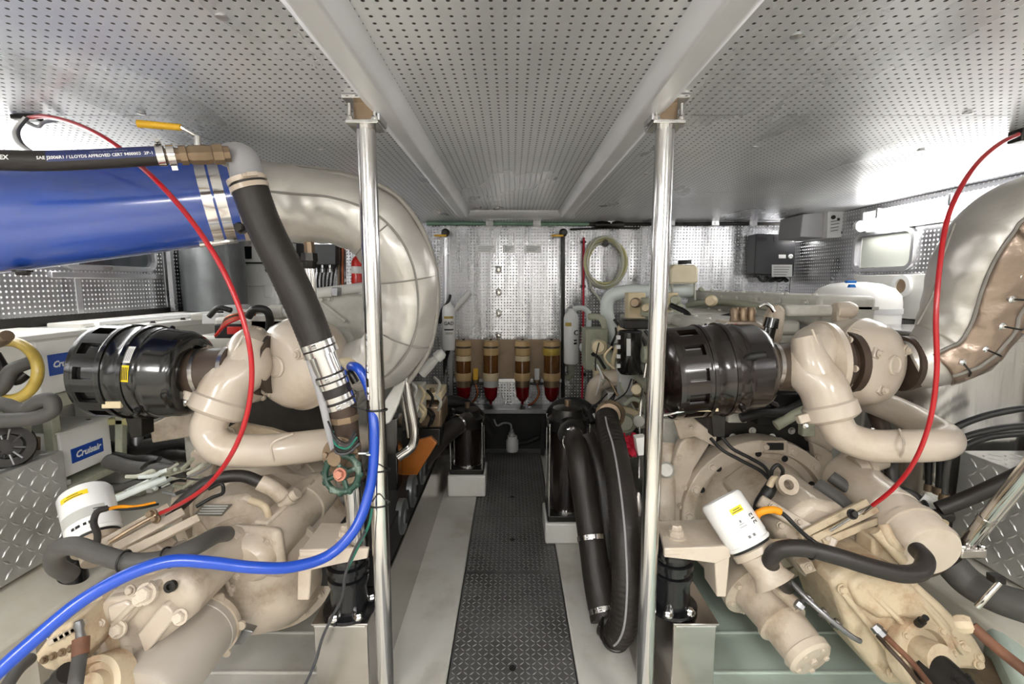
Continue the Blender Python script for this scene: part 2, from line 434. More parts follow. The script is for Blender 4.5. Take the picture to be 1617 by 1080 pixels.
# bilge pans below the engines with folded ribs
for n, sx, mm in (('trim_3', -1, 'stringer'), ('trim_4', 1, 'drip_pan')):
    o = struct(slab(n, (sx*.68, .3, -.06), (sx*1.62, 3.9, -.02), mm))
    for k in range(5):
        slab('rib', (sx*.69, 1.02+k*.21, -.02), (sx*1.6, 1.035+k*.21, -.009), mm, o, bevel=.004)
# outer stringers and hull sides
for n, sx in (('trim_5', -1), ('trim_6', 1)):
    b = MB().prism([(sx*1.62, .3, -.06), (sx*1.62, .3, .30), (sx*1.74, .3, .34), (sx*2.36, .3, .36), (sx*2.36, .3, -.06)], (0, 3.6, 0))
    struct(b.build(n, 'liner', bevel=.012))
# back wall with its panels
wb = struct(slab('wall_back', (-SW-.1, BW+.012, -.1), (SW+.1, BW+.1, H+.1), 'alu_dark'))
xs = [-SW, -1.62, -.53, .43, 1.30, SW]
for i in range(5):
    slab('wall_panel', (xs[i]+.003, BW, .32), (xs[i+1]-.003, BW+.011, H-.003), 'perf_back', wb)
for x in xs[1:-1]:
    t = slab('joint_strip', (x-.016, BW-.006, .32), (x+.016, BW-.0005, H-.004), 'alu', wb, bevel=.002)
    for k in range(7): bolt(wb, (x, BW-.006, .6+k*.19), (0, -1, 0), .006, .004, 'alu', 'screw')
# side walls
for n, sx in (('wall_left', -1), ('wall_right', 1)):
    w = struct(slab(n, (sx*(SW+.012), RW, -.1), (sx*(SW+.1), BW+.1, H+.1), 'wall_grey'))
    ye = [RW, .4, 1.3, 2.62, 3.30, BW]
    for i in range(5):
        slab('wall_panel', (sx*SW, ye[i]+.003, 1.285), (sx*(SW+.011), ye[i+1]-.003, H-.003), 'perf_side', w)
    for y in ye[1:-1]:
        slab('joint_strip', (sx*(SW-.006), y-.018, 1.285), (sx*(SW-.0005), y+.018, H-.004), 'alu', w, bevel=.002)
    slab('sill_gap', (sx*SW, .4, 1.235), (sx*(SW+.011), BW-.01, 1.28), 'dark_steel', w)
    slab('lower_panel', (sx*SW, RW, .3), (sx*(SW+.011), BW-.01, 1.232), 'white_paint' if sx < 0 else 'tank_steel', w)
wr = struct(slab('wall_rear', (-SW-.1, RW-.1, -.1), (SW+.1, RW, H+.1), 'white_paint'))
# ceiling
ce = struct(slab('ceiling', (-SW-.1, RW-.1, H+.012), (SW+.1, BW+.1, H+.1), 'dark'))
def cpanel(x0, x1, y0, y1, z=H): return slab('ceiling_panel', (x0+.002, y0+.002, z), (x1-.002, y1-.002, z+.008), 'perf_ceiling', ce)
for a, b in ((RW, .3), (.3, 1.52), (1.52, 2.76), (2.76, BW)):
    cpanel(-SW, -.385, a, b); cpanel(.42, SW, a, b)
cpanel(-.3, .335, RW, 3.42); cpanel(-.385, .42, 3.56, BW)
for x, y in [(-1.1, 1.5), (-1.75, 1.55), (-.72, 1.9), (.9, 1.86), (1.35, 1.5), (1.55, 1.9), (.62, 2.3), (-.9, 2.2), (-.55, .98), (.58, 1.05)]:
    MB().lathe((x, y, H+.0005), (0, 0, -1), [(0, .012), (.003, .012), (.005, .004)], 12).build('fastener', 'alu', ce)
# the two long ceiling beams and the cross beam at the end of the centre bay
for n, x0, x1, s in (('trim_7', -.405, -.288, 1), ('trim_8', .320, .44, 1)):
    w = x1-x0; out = x0 if n == 'trim_7' else x1; inn = x1 if n == 'trim_7' else x0; g = 1 if n == 'trim_7' else -1
    prof = [(out, H+.01), (out+g*.008, H-.02), (out+g*.038, H-.047), (inn-g*.028, H-.047), (inn-g*.006, H-.018), (inn, H+.01)]
    struct(MB().prism([(x, RW, z) for x, z in prof], (0, 3.56-RW, 0)).build(n, 'alu_beam', bevel=.006))
struct(MB().prism([(-.40, 3.42, H+.01), (-.40, 3.435, H-.03), (-.40, 3.46, H-.047), (-.40, 3.53, H-.047), (-.40, 3.56, H+.01)], (.84, 0, 0)).build('trim_9', 'alu_beam', bevel=.004))

# ---------------------------------------------------------------- windows
def window(n, sx, y0, y1, z0, z1, pane):
    yc, zc = (y0+y1)/2, (z0+z1)/2; w, h = y1-y0, z1-z0; x = sx*SW
    root = struct(slab(n, (x-sx*.001, y0+.03, z0+.03), (x-sx*.004, y1-.03, z1-.03), pane))
    o = rrect(w, h, .07); i_ = rrect(w-.05, h-.05, .055); N = len(o)
    b = MB(); vs = []
    for d, pl in ((.0, o), (.018, o), (.026, [(a*.985, c*.985) for a, c in o]), (.026, i_), (.0, i_)):
        vs += [V((x-sx*d, yc+a, zc+c)) for a, c in pl]
    b.add(vs, [(k*N+q, k*N+(q+1) % N, (k+1)*N+(q+1) % N, (k+1)*N+q) for k in range(4) for q in range(N)])
    b.build('window_frame', 'alu', root)
    slab('window_sill', (x, y0-.05, z0-.045), (x-sx*.012, y1+.05, z0-.012), 'alu', root, bevel=.003)
    return root
window('window_1', 1, 2.83, 3.34, 1.52, 1.78, 'glass_dull')
window('window_2', -1, 2.52, 3.2, 1.52, 1.78, 'glass_dark')

# ---------------------------------------------------------------- fluorescent fittings on the side walls and overhead aft of the walkway
def wall_light(label, sx, y0, y1, z, x=SW-.0):
    t = thing('fluorescent_light', label, 'light', (sx*(x-.05), (y0+y1)/2, z))
    MB().prism([(sx*x, y0, z+.09), (sx*x, y0, z-.03), (sx*(x-.03), y0, z-.04), (sx*(x-.06), y0, z+.0), (sx*(x-.06), y0, z+.09)], (0, y1-y0, 0)).build('housing', 'white_gloss', t, bevel=.003)
    MB().tube([(sx*(x-.085), y0+.03, z), (sx*(x-.085), y1-.03, z)], .032, 16, 1).build('diffuser', 'tube_light', t)
    for y in (y0, y1-.03): MB().cyl((sx*(x-.085), y, z), (sx*(x-.085), y+.03, z), .036, 16).build('end_cap', 'grey_light', t)
    for k in (.12, .5, .88):
        yy = y0+(y1-y0)*k
        MB().box((sx*(x-.06), yy, z+.045), (.06, .018, .1)).build('bracket', 'alu', t, bevel=.003)
    return t
wall_light('long white fluorescent light on the wall above the small window beside the padded exhaust elbow', 1, 1.9, 3.22, 1.815)
wall_light('short fluorescent light behind the grey control box near the black charger', 1, 3.72, 4.06, 1.815)
wall_light('fluorescent light on the wall behind the blue exhaust pipe', -1, 1.3, 3.4, 1.82)
def ceil_light(x, y, L, where):
    t = thing('ceiling_light', 'white hanging ceiling light over the aft end of the '+where, 'light', (x, y, H-.1), 'ceiling lights at the aft end')
    MB().box((x, y, H-.055), (.34, L, .05)).build('housing', 'white_gloss', t, bevel=.008)
    MB().box((x, y, H-.105), (.3, L-.04, .05)).build('diffuser', 'ceiling_diffuser', t, bevel=.015)
    for s_ in (-.35, .35): MB().cyl((x, y+s_*L, H-.03), (x, y+s_*L, H), .012, 10).build('hanger', 'alu', t)
for x, w_ in ((-1.3, 'port engine'), (0.0, 'walkway'), (1.3, 'starboard engine')): ceil_light(x, -.62, 1.0, w_)

# ================================================================ starboard engine and what is bolted to it
def slotted(o, ax, r, d0, d1, n, duty=.5, th=.012):
    """drum band with rectangular openings: rims above and below, bars between"""
    A, u, w = frame(ax); b = MB(); h = d1-d0
    b.ring(V(o)+A*(d0+h*.06), A, r, r-th, h*.12, 60); b.ring(V(o)+A*(d1-h*.06), A, r, r-th, h*.12, 60)
    for i in range(n):
        a0 = 2*pi*i/n; a1 = a0+2*pi/n*duty; vs = []
        for d in (d0, d1):
            for rr in (r, r-th):
                for q in range(4): a = a0+(a1-a0)*q/3; vs.append(V(o)+A*d+(u*cos(a)+w*sin(a))*rr)
        fs = []
        for q in range(3): fs += [(q, q+1, 8+q+1, 8+q), (4+q, 12+q, 12+q+1, 4+q+1), (q, 4+q, 4+q+1, q+1), (8+q, 8+q+1, 12+q+1, 12+q)]
        fs += [(0, 8, 12, 4), (3, 7, 15, 11)]
        b.add(vs, fs)
    return b
def air_cleaner(label, p0, p1, r, mm, pipe_to, pm, sticker=False, bracket=None):
    p0, p1 = V(p0), V(p1); A = (p1-p0).normalized(); L = (p1-p0).length
    t = thing('air_cleaner', label, 'air filter', (p0+p1)/2-V((0, 0, r)))
    MB().lathe(p0, A, [(-.03, r*.3), (-.03, r*.62), (-.012, r*.86), (0, r*.95), (.0, r*.99), (.012, r), (.02, r), (.02, r*.9), (L*.3, r*.9)], 60).build('end_cap', mm, t)
    slotted(p0, A, r, .018, L*.3, 12, .52).build('vented_band', mm, t)
    MB().lathe(p0, A, [(L*.29, r*.9), (L*.29, r*1.0), (L*.32, r*1.015), (L*.34, r*1.0), (L*.35, r*.985), (L*.52, r*.985), (L*.53, r*1.0), (L*.56, r*1.0), (L*.57, r*.985),
        (L*.66, r*.985), (L*.67, r*.965), (L*.72, r*.965), (L*.73, r*.95), (L*.9, r*.93), (L*.97, r*.86), (L, r*.74), (L, r*.6), (L*.92, r*.57)], 64).build('drum', mm, t)
    for f in (.335, .545): MB().ring(p0+A*L*f, A, r*1.03, r*.97, .012, 64).build('band', mm, t)
    for f, a in ((.545, 1.0), (.62, -2.4)):
        _, u, w = frame(A); d = u*cos(a)+w*sin(a)
        bolt(t, p0+A*L*f+d*r, d, .009, .02, mm, 'latch')
    # rubber coupling to the turbocharger
    q0 = p0+A*L*.93; q1 = V(pipe_to); B = (q1-q0).normalized(); ll = (q1-q0).length
    cp = MB().lathe(q0, B, [(0, r*.52), (ll*.1, r*.53), (ll*.5, r*.525), (ll*.9, r*.53), (ll, r*.53)], 40).build('coupling', pm, t)
    for f in (.33, .93): clamp(t, q0+B*ll*f, B, r*.535, .014, 'stainless_brushed', 1.2, 'coupling_clamp')
    if sticker:
        fn = on_cyl(p0+A*L*.6, A, r*.987, (.12, -1, .15))
        f2 = lambda x, y: fn(y, x)
        g = patch('warning_sticker', lambda x, y: fn(y, x*1), .022, .052, 'yellow', t, 2, 10)
        patch('sticker_panel', lambda x, y: fn(y-.062, x), .022, .056, 'label_white', t, 2, 10)
        for k in range(4):
            patch('print', lambda x, y, k=k: fn(y*1.0+.0, x-.008+k*.005)+V((.0, -.0012, 0)), .0025, .04, 'ink', t, 1, 8)
            patch('print', lambda x, y, k=k: fn(y-.062, x-.008+k*.005)+V((.0, -.0012, 0)), .0018, .042, 'ink_grey', t, 1, 8)
    return t
Y = 1.72
acR = air_cleaner('glossy dark brown air filter drum behind the polished post next to the beige turbocharger', W(1052, 590, Y), W(1203, 577, Y), PR(73, Y), 'black_brown', W(1266, 580, Y), 'rubber_brown')
b = MB(); b.pxpoly([(1122, 640), (1148, 640), (1145, 690), (1126, 690)], Y+.02, .05); b.build('support_bracket', 'dark_steel', acR, bevel=.003)
MB().tube(P3([(1172, 568, Y-.13), (1186, 563, Y-.155), (1208, 560, Y-.16)]), .012, 12, 4).build('spout', 'black_rubber', acR)
MB().tube(P3([(1040, 657, 1.62), (1075, 650, 1.6), (1098, 645, 1.6)]), .004, 8, 4).build('latch_wire', 'chrome', acR)
MB().pxbox(1097, 641, 1135, 650, 1.6, .012).build('latch_bar', 'tan_light', acR, bevel=.002)

# ---- turbocharger
def turbo(label, C, ax, r, comp, volute, vr, flange_r, pipe, pr, spine=None, m='cream_clean'):
    """turbine dome C/ax/r, compressor disc, volute outlet path, flanged outlet pipe"""
    t = thing('turbocharger', label, 'turbocharger', C-V((0, 0, r)))
    A = V(ax).normalized()
    dome = MB().lathe(C, A, [(-r*.75, r*.55), (-r*.7, r*.8), (-r*.5, r*.96), (-r*.2, r), (0, r), (r*.02, r*1.015), (r*.05, r*1.015), (r*.07, r*.99), (r*.3, r*.93), (r*.5, r*.8), (r*.6, r*.62), (r*.63, r*.4), (r*.63, .001)], 56).build('turbine_housing', m, t)
    _, u, w = frame(A)
    bc = C+A*r*.6
    MB().lathe(bc, A, [(0, r*.22), (.012, r*.22), (.016, r*.19), (.012, r*.17), (.012, .001)], 28).build('boss', m, dome)
    for a in (1.1, -1.1, 2.6):
        d = u*cos(a+pi/2)+w*sin(a+pi/2); p = C+A*r*.57+d*r*.62
        R = Matrix((d, A.cross(d), A)).transposed()
        MB().box(p, (r*.2, r*.24, .016), R).build('bolt_pad', m, dome, bevel=.005)
        bolt(t, p+A*.013, A, .011, .01, m)
    # ribs on the casting
    for k in (-.35, .35):
        c2, c3 = C+A*r*.05, r*1.0
        pts = [C+A*r*(.1+.5*s)+(u*cos(k*2+1.5)+w*sin(k*2+1.5))*r*(.985-.6*s*s) for s in (0, .25, .5, .75, 1)]
        MB().tube(pts, .006, 8, 3).build('rib', m, dome)
    cc, ca, cr, cw = comp
    cc, ca = V(cc), V(ca).normalized()
    MB().lathe(cc+ca*cw*.5, ca, [(0, cr*.8), (cw*.2, cr*.8), (cw*.25, cr*.66), (cw*.6, cr*.62), (cw*.62, cr*.75), (cw*.95, cr*.75)], 40).build('bearing_housing', 'dark_brown', t)  # dark brown paints in the shadow gap between the housings
    cmp = MB().lathe(cc-ca*cw*.5, ca, [(-.02, cr*.62), (0, cr*.66), (.0, cr*.72), (.02, cr*.72), (.03, cr*.86), (cw*.5, cr), (cw*.8, cr*.97), (cw, cr*.82), (cw*1.0, .01)], 44).build('compressor_housing', m, t)
    boltring(t, cc+ca*cw*.5, ca, cr*.88, 8, .009, .009, m)
    # scroll: runs up the far side, over the top and down the near side into the outlet
    R_ = cr*.46; rr0, rr1 = vr[0]*1.7, vr[-1]; sc_ = []
    v1_ = V(volute[1]); x1_ = v1_.x
    for q in range(9):
        a = radians(-70+q*31); sc_.append(V((cc.x+(x1_-cc.x)*max(0, q-5)/3, cc.y+cos(a)*R_, cc.z+sin(a)*R_)))
    path_ = sc_+[V(p) for p in volute[2:]]
    MB().tube(path_, [rr0+(rr1-rr0)*(q/(len(path_)-1)) for q in range(len(path_))], 28, 7).tube(volute, vr, 28, 7).build('volute', m, cmp)
    if spine: MB().tube(spine, .004, 8, 4).build('casting_seam', m, cmp)
    # clamped flange
    e = V(volute[-1]); d = (V(volute[-1])-V(volute[-2])).normalized()
    fo = MB().lathe(e-d*.03, d, [(0, flange_r*.9), (.008, flange_r), (.05, flange_r), (.056, flange_r*.93), (.062, flange_r*.8)], 36).build('outlet_flange', m, t)
    s_ = d.cross(V((0, 1, 0))).normalized()
    R = Matrix((s_, d, s_.cross(d))).transposed()
    MB().box(e-s_*(flange_r+.012), (.04, .03, .03), R).build('clamp_lug', m, fo, bevel=.004)
    bolt(t, e-s_*(flange_r+.014)+d*.02, d, .009, .014, 'stainless')
    P = MB().tube(pipe, pr, 26, 10).build('charge_pipe', m, t)
    return t
Y = 1.66
tR = turbo('beige turbocharger between the brown air filter drum and the padded exhaust elbow',
    W(1361, 572, 1.78), (.42, -.9, .05), PR(71, 1.74),
    (W(1293, 572, 1.74), (1, .0, 0), PR(66, 1.74), PR(34, 1.74)),
    P3([(1270, 532, 1.66), (1280, 570, 1.64), (1298, 610, 1.62), (1312, 648, 1.6)]), [PR(20, 1.6), PR(28, 1.6), PR(33, 1.6), PR(36, 1.6)], PR(40, 1.6),
    P3([(1314, 655, 1.6), (1330, 685, 1.59), (1370, 702, 1.57), (1430, 704, 1.55), (1478, 702, 1.54), (1493, 694, 1.60), (1470, 678, 1.72), (1430, 655, 1.85), (1385, 636, 1.97), (1345, 622, 2.14)]), PR(26, 1.58),
    P3([(1282, 520, 1.625), (1305, 575, 1.59), (1322, 622, 1.565)]))
MB().tube(P3([(1420, 678, 1.545), (1428, 704, 1.475), (1418, 728, 1.53)]), .004, 8, 6).build('weld_seam', 'cream_clean', tR)
MB().pxbox(1243, 482, 1318, 500, 1.93, .04).build('oil_feed_pipe', 'engine_grey', tR, bevel=.012)
b = MB(); b.pxlathe((1318, 490, 1.92), (1350, 490, 1.92), [(0, 12), (.3, 14), (.7, 14), (1, 10)], 16); b.pxbox(1322, 492, 1342, 512, 1.9, .04); b.build('oil_fitting', 'cream', tR, bevel=.004)

# ---- engine
eR = thing('marine_engine', 'beige diesel engine with a big bolted flywheel housing beside the stainless tank', 'engine', (1.08, 2.9, .0))
b = MB(); b.bb((.74, 2.12, .15), (1.46, 3.72, .98)); b.build('engine_block', 'engine_grey', eR, bevel=.02)
b = MB(); b.bb((.82, 2.1, .98), (1.32, 3.66, 1.22)); b.build('cylinder_head', 'engine_grey', eR, bevel=.015)
for k in range(3):
    y0 = 2.12+k*.52
    vc = MB().bb((.86, y0, 1.22), (1.28, y0+.48, 1.285)).build('valve_cover', 'engine_grey', eR, bevel=.018)
    for q in range(3):
        for x in (.9, 1.24): bolt(eR, (x, y0+.08+q*.16, 1.285), (0, 0, 1), .011, .01, 'engine_grey')
af = MB(); af.bb((1.31, 2.06, 1.26), (1.56, 3.62, 1.395)); af = af.build('aftercooler', 'engine_grey', eR, bevel=.02)
for k in range(7):
    bolt(eR, (1.305, 2.14+k*.22, 1.36), (-1, 0, 0), .011, .012, 'engine_grey')
    bolt(eR, (1.34, 2.14+k*.22, 1.395), (0, 0, 1), .01, .01, 'engine_grey')
MB().bb((1.30, 2.06, 1.335), (1.57, 3.62, 1.35)).build('flange', 'engine_grey', af, bevel=.002)
MB().tube([(1.27, 2.3, 1.33), (1.27, 3.0, 1.33), (1.2, 3.3, 1.30)], .018, 12, 4).build('fuel_rail', 'engine_green', eR)
# flywheel housing
C = W(1192, 806, 2.02); R0 = PR(128, 2.0)
fw = MB().lathe(C, (0, -1, 0), [(-.14, R0*.93), (-.06, R0*.95), (-.06, R0*.99), (-.0, R0*1.01), (.045, R0), (.05, R0*.985), (.05, R0*.85), (.012, R0*.83), (.012, R0*.74), (.05, R0*.72), (.075, R0*.66), (.15, R0*.5), (.22, R0*.4), (.24, R0*.3)], 72).build('flywheel_housing', 'cream', eR)
boltring(eR, C+V((0, -.05, 0)), (0, -1, 0), R0*.92, 16, .0145, .014, 'cream_clean')
for a, mm in ((.5, 'dark'), (1.15, 'dark'), (1.6, 'dark'), (2.3, 'dark'), (2.75, 'dark')):
    p = C+V((cos(a)*R0*.785, -.0125, sin(a)*R0*.785)); MB().lathe(p, (0, -1, 0), [(0, .014), (.002, .014), (.002, .009)], 14).build('plug', mm, fw)
MB().pxbox(1212, 700, 1238, 711, 1.958, .02).build('timing_window', 'dark', fw, bevel=.002)
MB().pxbox(1206, 696, 1244, 716, 1.965, .05).build('window_pad', 'cream', fw, bevel=.005)
for k in range(3):   # stiffening webs of the bell
    a = (2.0, 1.1, .3)[k]; d = V((cos(a), 0, sin(a)))
    MB().prism([C+d*R0*.40+V((0, -.21, 0)), C+d*R0*.72+V((0, -.03, 0)), C+d*R0*.40+V((0, -.03, 0))], V((-d.z, 0, d.x))*.022).build('web', 'cream', fw, bevel=.004)
MB().pxpoly([(1062, 735), (1074, 700), (1102, 676), (1128, 690), (1096, 742), (1080, 800), (1080, 832), (1060, 836)], 2.0, .05).build('side_plate', 'cream', eR, bevel=.008)
MB().pxpoly([(1285, 700), (1316, 715), (1320, 760), (1318, 792), (1300, 806)], 2.0, .05).build('side_plate', 'cream', eR, bevel=.01)
MB().pxpoly([(1064, 664), (1092, 657), (1132, 690), (1130, 706), (1098, 690), (1074, 694)], 1.93, .02).build('lifting_bracket', 'cream', eR, bevel=.004)
for x, y in ((1091, 675), (1073, 722), (1082, 770), (1074, 800)): bolt(eR, W(x, y, 1.995 if x != 1091 else 1.928), (0, -1, 0), .01, .009, 'cream')
for x, y in ((1292, 722), (1306, 742), (1304, 772)): bolt(eR, W(x, y, 1.998), (0, -1, 0), .012, .01, 'cream')
MB().pxpoly([(1270, 668), (1300, 664), (1330, 690), (1312, 716), (1280, 700)], 2.06, .1).build('top_ear', 'cream', eR, bevel=.01)
# lower left casting and elbow beside the post
MB().tube(P3([(1052, 700, 2.1), (1050, 745, 2.05), (1044, 790, 1.98), (1046, 820, 1.95)]), [.045, .05, .06, .055], 18, 5).build('drain_elbow', 'cream', eR)
b = MB(); b.pxlathe((1052, 742, 1.98), (1052, 742, 1.93), [(0, 13), (.8, 13), (1, 10)], 20); b.build('plug', 'engine_grey', eR)
MB().pxbox(1046, 662, 1076, 704, 2.12, .14).build('housing_box', 'engine_grey', eR, bevel=.01)
MB().pxbox(1082, 668, 1094, 690, 2.05, .05).build('bracket', 'rust', eR, bevel=.004)
# control box with red wiring behind the filter drum
cb = MB(); cb.pxpoly([(1146, 508), (1190, 502), (1216, 520), (1212, 560), (1150, 556)], 1.98, .12); cb = cb.build('junction_box', 'cream', eR, bevel=.01)
MB().pxbox(1156, 518, 1190, 552, 1.975, .01).build('terminal_strip', 'dark', cb)
for k in range(5):
    MB().tube(P3([(1162+k*5, 512+k*2, 1.97), (1170+k*7, 525+k*2, 1.94), (1178+k*5, 545, 1.95), (1186+k*3, 562, 1.96)]), .0045, 8, 4).build('wire', ('red', 'copper', 'copper', 'red', 'black_rubber')[k], cb)
for k in range(3):
    b = MB(); b.pxlathe((1160+k*13, 486, 1.99), (1160+k*13, 508, 1.98), [(0, 6), (.3, 8), (.6, 6), (1, 8)], 14); b.build('terminal_post', 'bronze', cb)
ar = MB(); ar.pxpoly([(1206, 560), (1214, 500), (1222, 484), (1234, 480), (1242, 490), (1238, 530), (1228, 562)], 1.90, .05); ar = ar.build('lift_arm', 'cream', eR, bevel=.012)
b = MB(); b.pxlathe((1207, 556, 1.88), (1220, 502, 1.88), [(0, 9), (.7, 9), (.72, 11), (1, 10)], 18); b.build('solenoid', 'black_gloss', eR)
MB().tube(P3([(1198, 485, 1.9), (1208, 480, 1.9), (1216, 484, 1.9), (1222, 492, 1.9)]), .008, 10, 4).build('fitting', 'chrome', eR)
# busy front and inboard side of the engine beyond the post
for pts, r, mm, nm in (
    ([(1092, 459, 3.3), (1030, 460, 3.3), (985, 461, 3.3), (962, 470, 3.3), (958, 492, 3.3), (966, 520, 3.3), (972, 540, 3.3)], .045, 'pale_pipe', 'vent_hose'),
    ([(930, 500, 3.25), (948, 502, 3.2), (956, 525, 3.2), (950, 560, 3.2)], .022, 'engine_green', 'coolant_pipe'),
    ([(940, 540, 3.1), (960, 560, 3.0), (975, 575, 2.95)], .035, 'engine_green', 'coolant_pipe'),
    ([(936, 630, 2.9), (942, 608, 2.85), (962, 598, 2.8), (985, 596, 2.8)], .05, 'cream', 'water_elbow'),
    ([(975, 545, 2.9), (968, 580, 2.9), (985, 610, 2.85), (1000, 640, 2.8)], .014, 'tan_light', 'fuel_line'),
    ([(990, 500, 3.0), (1005, 480, 2.95), (1025, 478, 2.95), (1040, 490, 2.9)], .016, 'engine_green', 'fuel_line'),
    ([(985, 640, 2.6), (1000, 630, 2.6), (1018, 640, 2.55), (1022, 670, 2.5)], .014, 'engine_green', 'coolant_line'),
    ([(955, 690, 2.5), (960, 660, 2.6), (985, 650, 2.6), (1010, 660, 2.55)], .03, 'tan_light', 'water_elbow'),
    ([(1010, 590, 2.6), (1014, 620, 2.6), (1010, 650, 2.6)], .01, 'tan_light', 'fuel_line'),
    ([(1060, 482, 2.6), (1085, 495, 2.5), (1092, 515, 2.4)], .014, 'black_rubber', 'fuel_line'),
    ([(1095, 505, 2.6), (1130, 503, 2.5), (1165, 495, 2.4)], .014, 'dark_steel', 'fuel_line'),
    ([(1140, 480, 3.2), (1160, 478, 3.1), (1185, 478, 3.0)], .04, 'engine_green', 'coolant_manifold'),
    ([(1105, 455, 3.4), (1118, 470, 3.35), (1135, 490, 3.2)], .016, 'engine_green', 'fuel_line')):
    MB().tube(P3(pts), r, 12, 5).build(nm, mm, eR)
for x0, y0, x1, y1, Yd, d, mm, nm in (
    (925, 520, 960, 585, 3.15, .2, 'engine_green', 'front_cover'), (960, 560, 985, 600, 3.0, .2, 'engine_green', 'pump_body'),
    (992, 462, 1020, 505, 2.9, .1, 'tan_light', 'sensor_block'), (1015, 470, 1034, 500, 2.85, .1, 'engine_green', 'sensor_block'),
    (1048, 462, 1072, 486, 2.8, .1, 'tan_light', 'sensor_block'), (1060, 480, 1080, 498, 2.75, .1, 'engine_green', 'sensor_block'),
    (978, 575, 1000, 625, 2.7, .1, 'grey_light', 'oil_filter_head'), (1000, 600, 1024, 645, 2.7, .15, 'bronze', 'pump_body'),
    (960, 620, 1000, 660, 2.75, .2, 'engine_grey', 'pump_body'), (985, 505, 1030, 520, 2.55, .12, 'dark_steel', 'filter_bracket'),
    (1005, 655, 1030, 690, 2.6, .15, 'dark_steel', 'starter_solenoid'), (940, 585, 962, 600, 3.0, .1, 'tan_light', 'sensor_block')):
    MB().pxbox(x0, y0, x1, y1, Yd, d).build(nm, mm, eR, bevel=.008)
for x, y, r in ((965, 655, 24), (990, 668, 16), (1012, 665, 12), (1008, 615, 10), (985, 520, 9), (948, 548, 12), (1005, 478, 8), (1022, 486, 7), (1068, 474, 8), (1055, 498, 9), (1124, 475, 9)):
    b = MB(); Yd = 2.55 if y > 600 else 2.8
    b.pxlathe((x, y, Yd), (x-3, y, Yd-.08), [(0, r), (.6, r), (.7, r*.8), (1, r*.75), (1, r*.4)], 18); b.build('fitting', random.choice(['tan_light', 'engine_green', 'bronze', 'engine_grey']), eR)
random.seed(11)
for k in range(26):   # wiring and small pipes woven over the front of the engine
    x = random.uniform(935, 1030); y = random.uniform(500, 660); Yd = random.uniform(2.5, 2.9)
    pts = [(x, y, Yd)]
    for q in range(3): pts.append((pts[-1][0]+random.uniform(-14, 14), pts[-1][1]+random.uniform(2, 22), Yd+random.uniform(-.05, .05)))
    MB().tube(P3(pts), random.choice([.004, .006, .009]), 8, 4).build('wire', random.choice(['black_rubber', 'tan_light', 'engine_green', 'dark', 'bronze', 'grey_light']), eR)
b = MB(); b.pxlathe((995, 522, 2.5), (993, 590, 2.5), [(0, 17), (.03, 19), (.9, 19), (1, 14)], 28); kf = b.build('black_canister', 'black_gloss', eR)
MB().pxbox(990, 535, 996, 562, 2.42, .01).build('latch_strip', 'grey_light', kf, bevel=.001)
for y in (530, 545, 560, 575): MB().pxbox(974, y, 980, y+6, 2.46, .02).build('latch', 'grey_light', kf, bevel=.001)

# coolant bottle
cbt = thing('coolant_bottle', 'cream plastic header bottle with black cap on top of the engine', 'bottle', W(1080, 447, 3.25))
MB().pxpoly([(1058, 448), (1059, 424), (1066, 417), (1098, 418), (1103, 424), (1103, 446), (1096, 448)], 3.2, .14).build('bottle_body', 'bottle', cbt, bevel=.012)
b = MB(); b.pxlathe((1081, 417, 3.27), (1081, 411, 3.27), [(0, 10), (1, 10)], 18); b.build('cap', 'black_rubber', cbt)
for x in (1062, 1098): MB().pxbox(x-1, 446, x+1, 474, 3.24, .02).build('leg', 'engine_grey', cbt)

# ---- exhaust elbow in its lagging
def surf(path, r, k, ref):
    """point on a padded tube: f(position 0..1, angle from the side that faces ref)"""
    P = spline(path, k); N = len(P)
    def f(s, a, lift=.0):
        i = min(max(int(round(s*(N-1))), 0), N-1); T = (P[min(i+1, N-1)]-P[max(i-1, 0)]).normalized(); x = i/(N-1)*(len(r)-1); j = min(int(x), len(r)-2); rr = r[j]+(r[j+1]-r[j])*(x-j)
        d = V(ref); d = (d-T*d.dot(T)).normalized(); e = T.cross(d)
        return P[i]+(d*cos(a)+e*sin(a))*(rr+lift)
    return f
def wrinkle(seed, amp, fr=9.):
    def f(s, a, q): return 1+amp*noise.noise(V((s*fr, cos(a)*1.3+seed, sin(a)*1.3)))+amp*.6*noise.noise(V((s*fr*2.6, cos(a)*2.5, sin(a)*2.5+seed)))
    return f
def lagging(label, path, r, seed, mm, seam_ang, k=14):
    t = thing('exhaust_lagging', label, 'exhaust', V(path[len(path)//2])-V((0, 0, .15)))
    MB().tube(path, r, 48, k, rf=wrinkle(seed, .055)).build('padded_cover', mm, t, ang=80)
    return t
pth = P3([(1432, 574, 1.79), (1462, 568, 1.77), (1500, 545, 1.75), (1528, 500, 1.73), (1545, 445, 1.71), (1568, 395, 1.68), (1605, 358, 1.64), (1660, 335, 1.58)])
rl = [PR(40, 1.75), PR(46, 1.75), PR(54, 1.75), PR(60, 1.75), PR(64, 1.72), PR(66, 1.7), PR(66, 1.65), PR(66, 1.6)]
lgR = lagging('silver padded exhaust elbow rising from the beige turbocharger with laced seam', pth, rl, 3.1, 'blanket', 0)
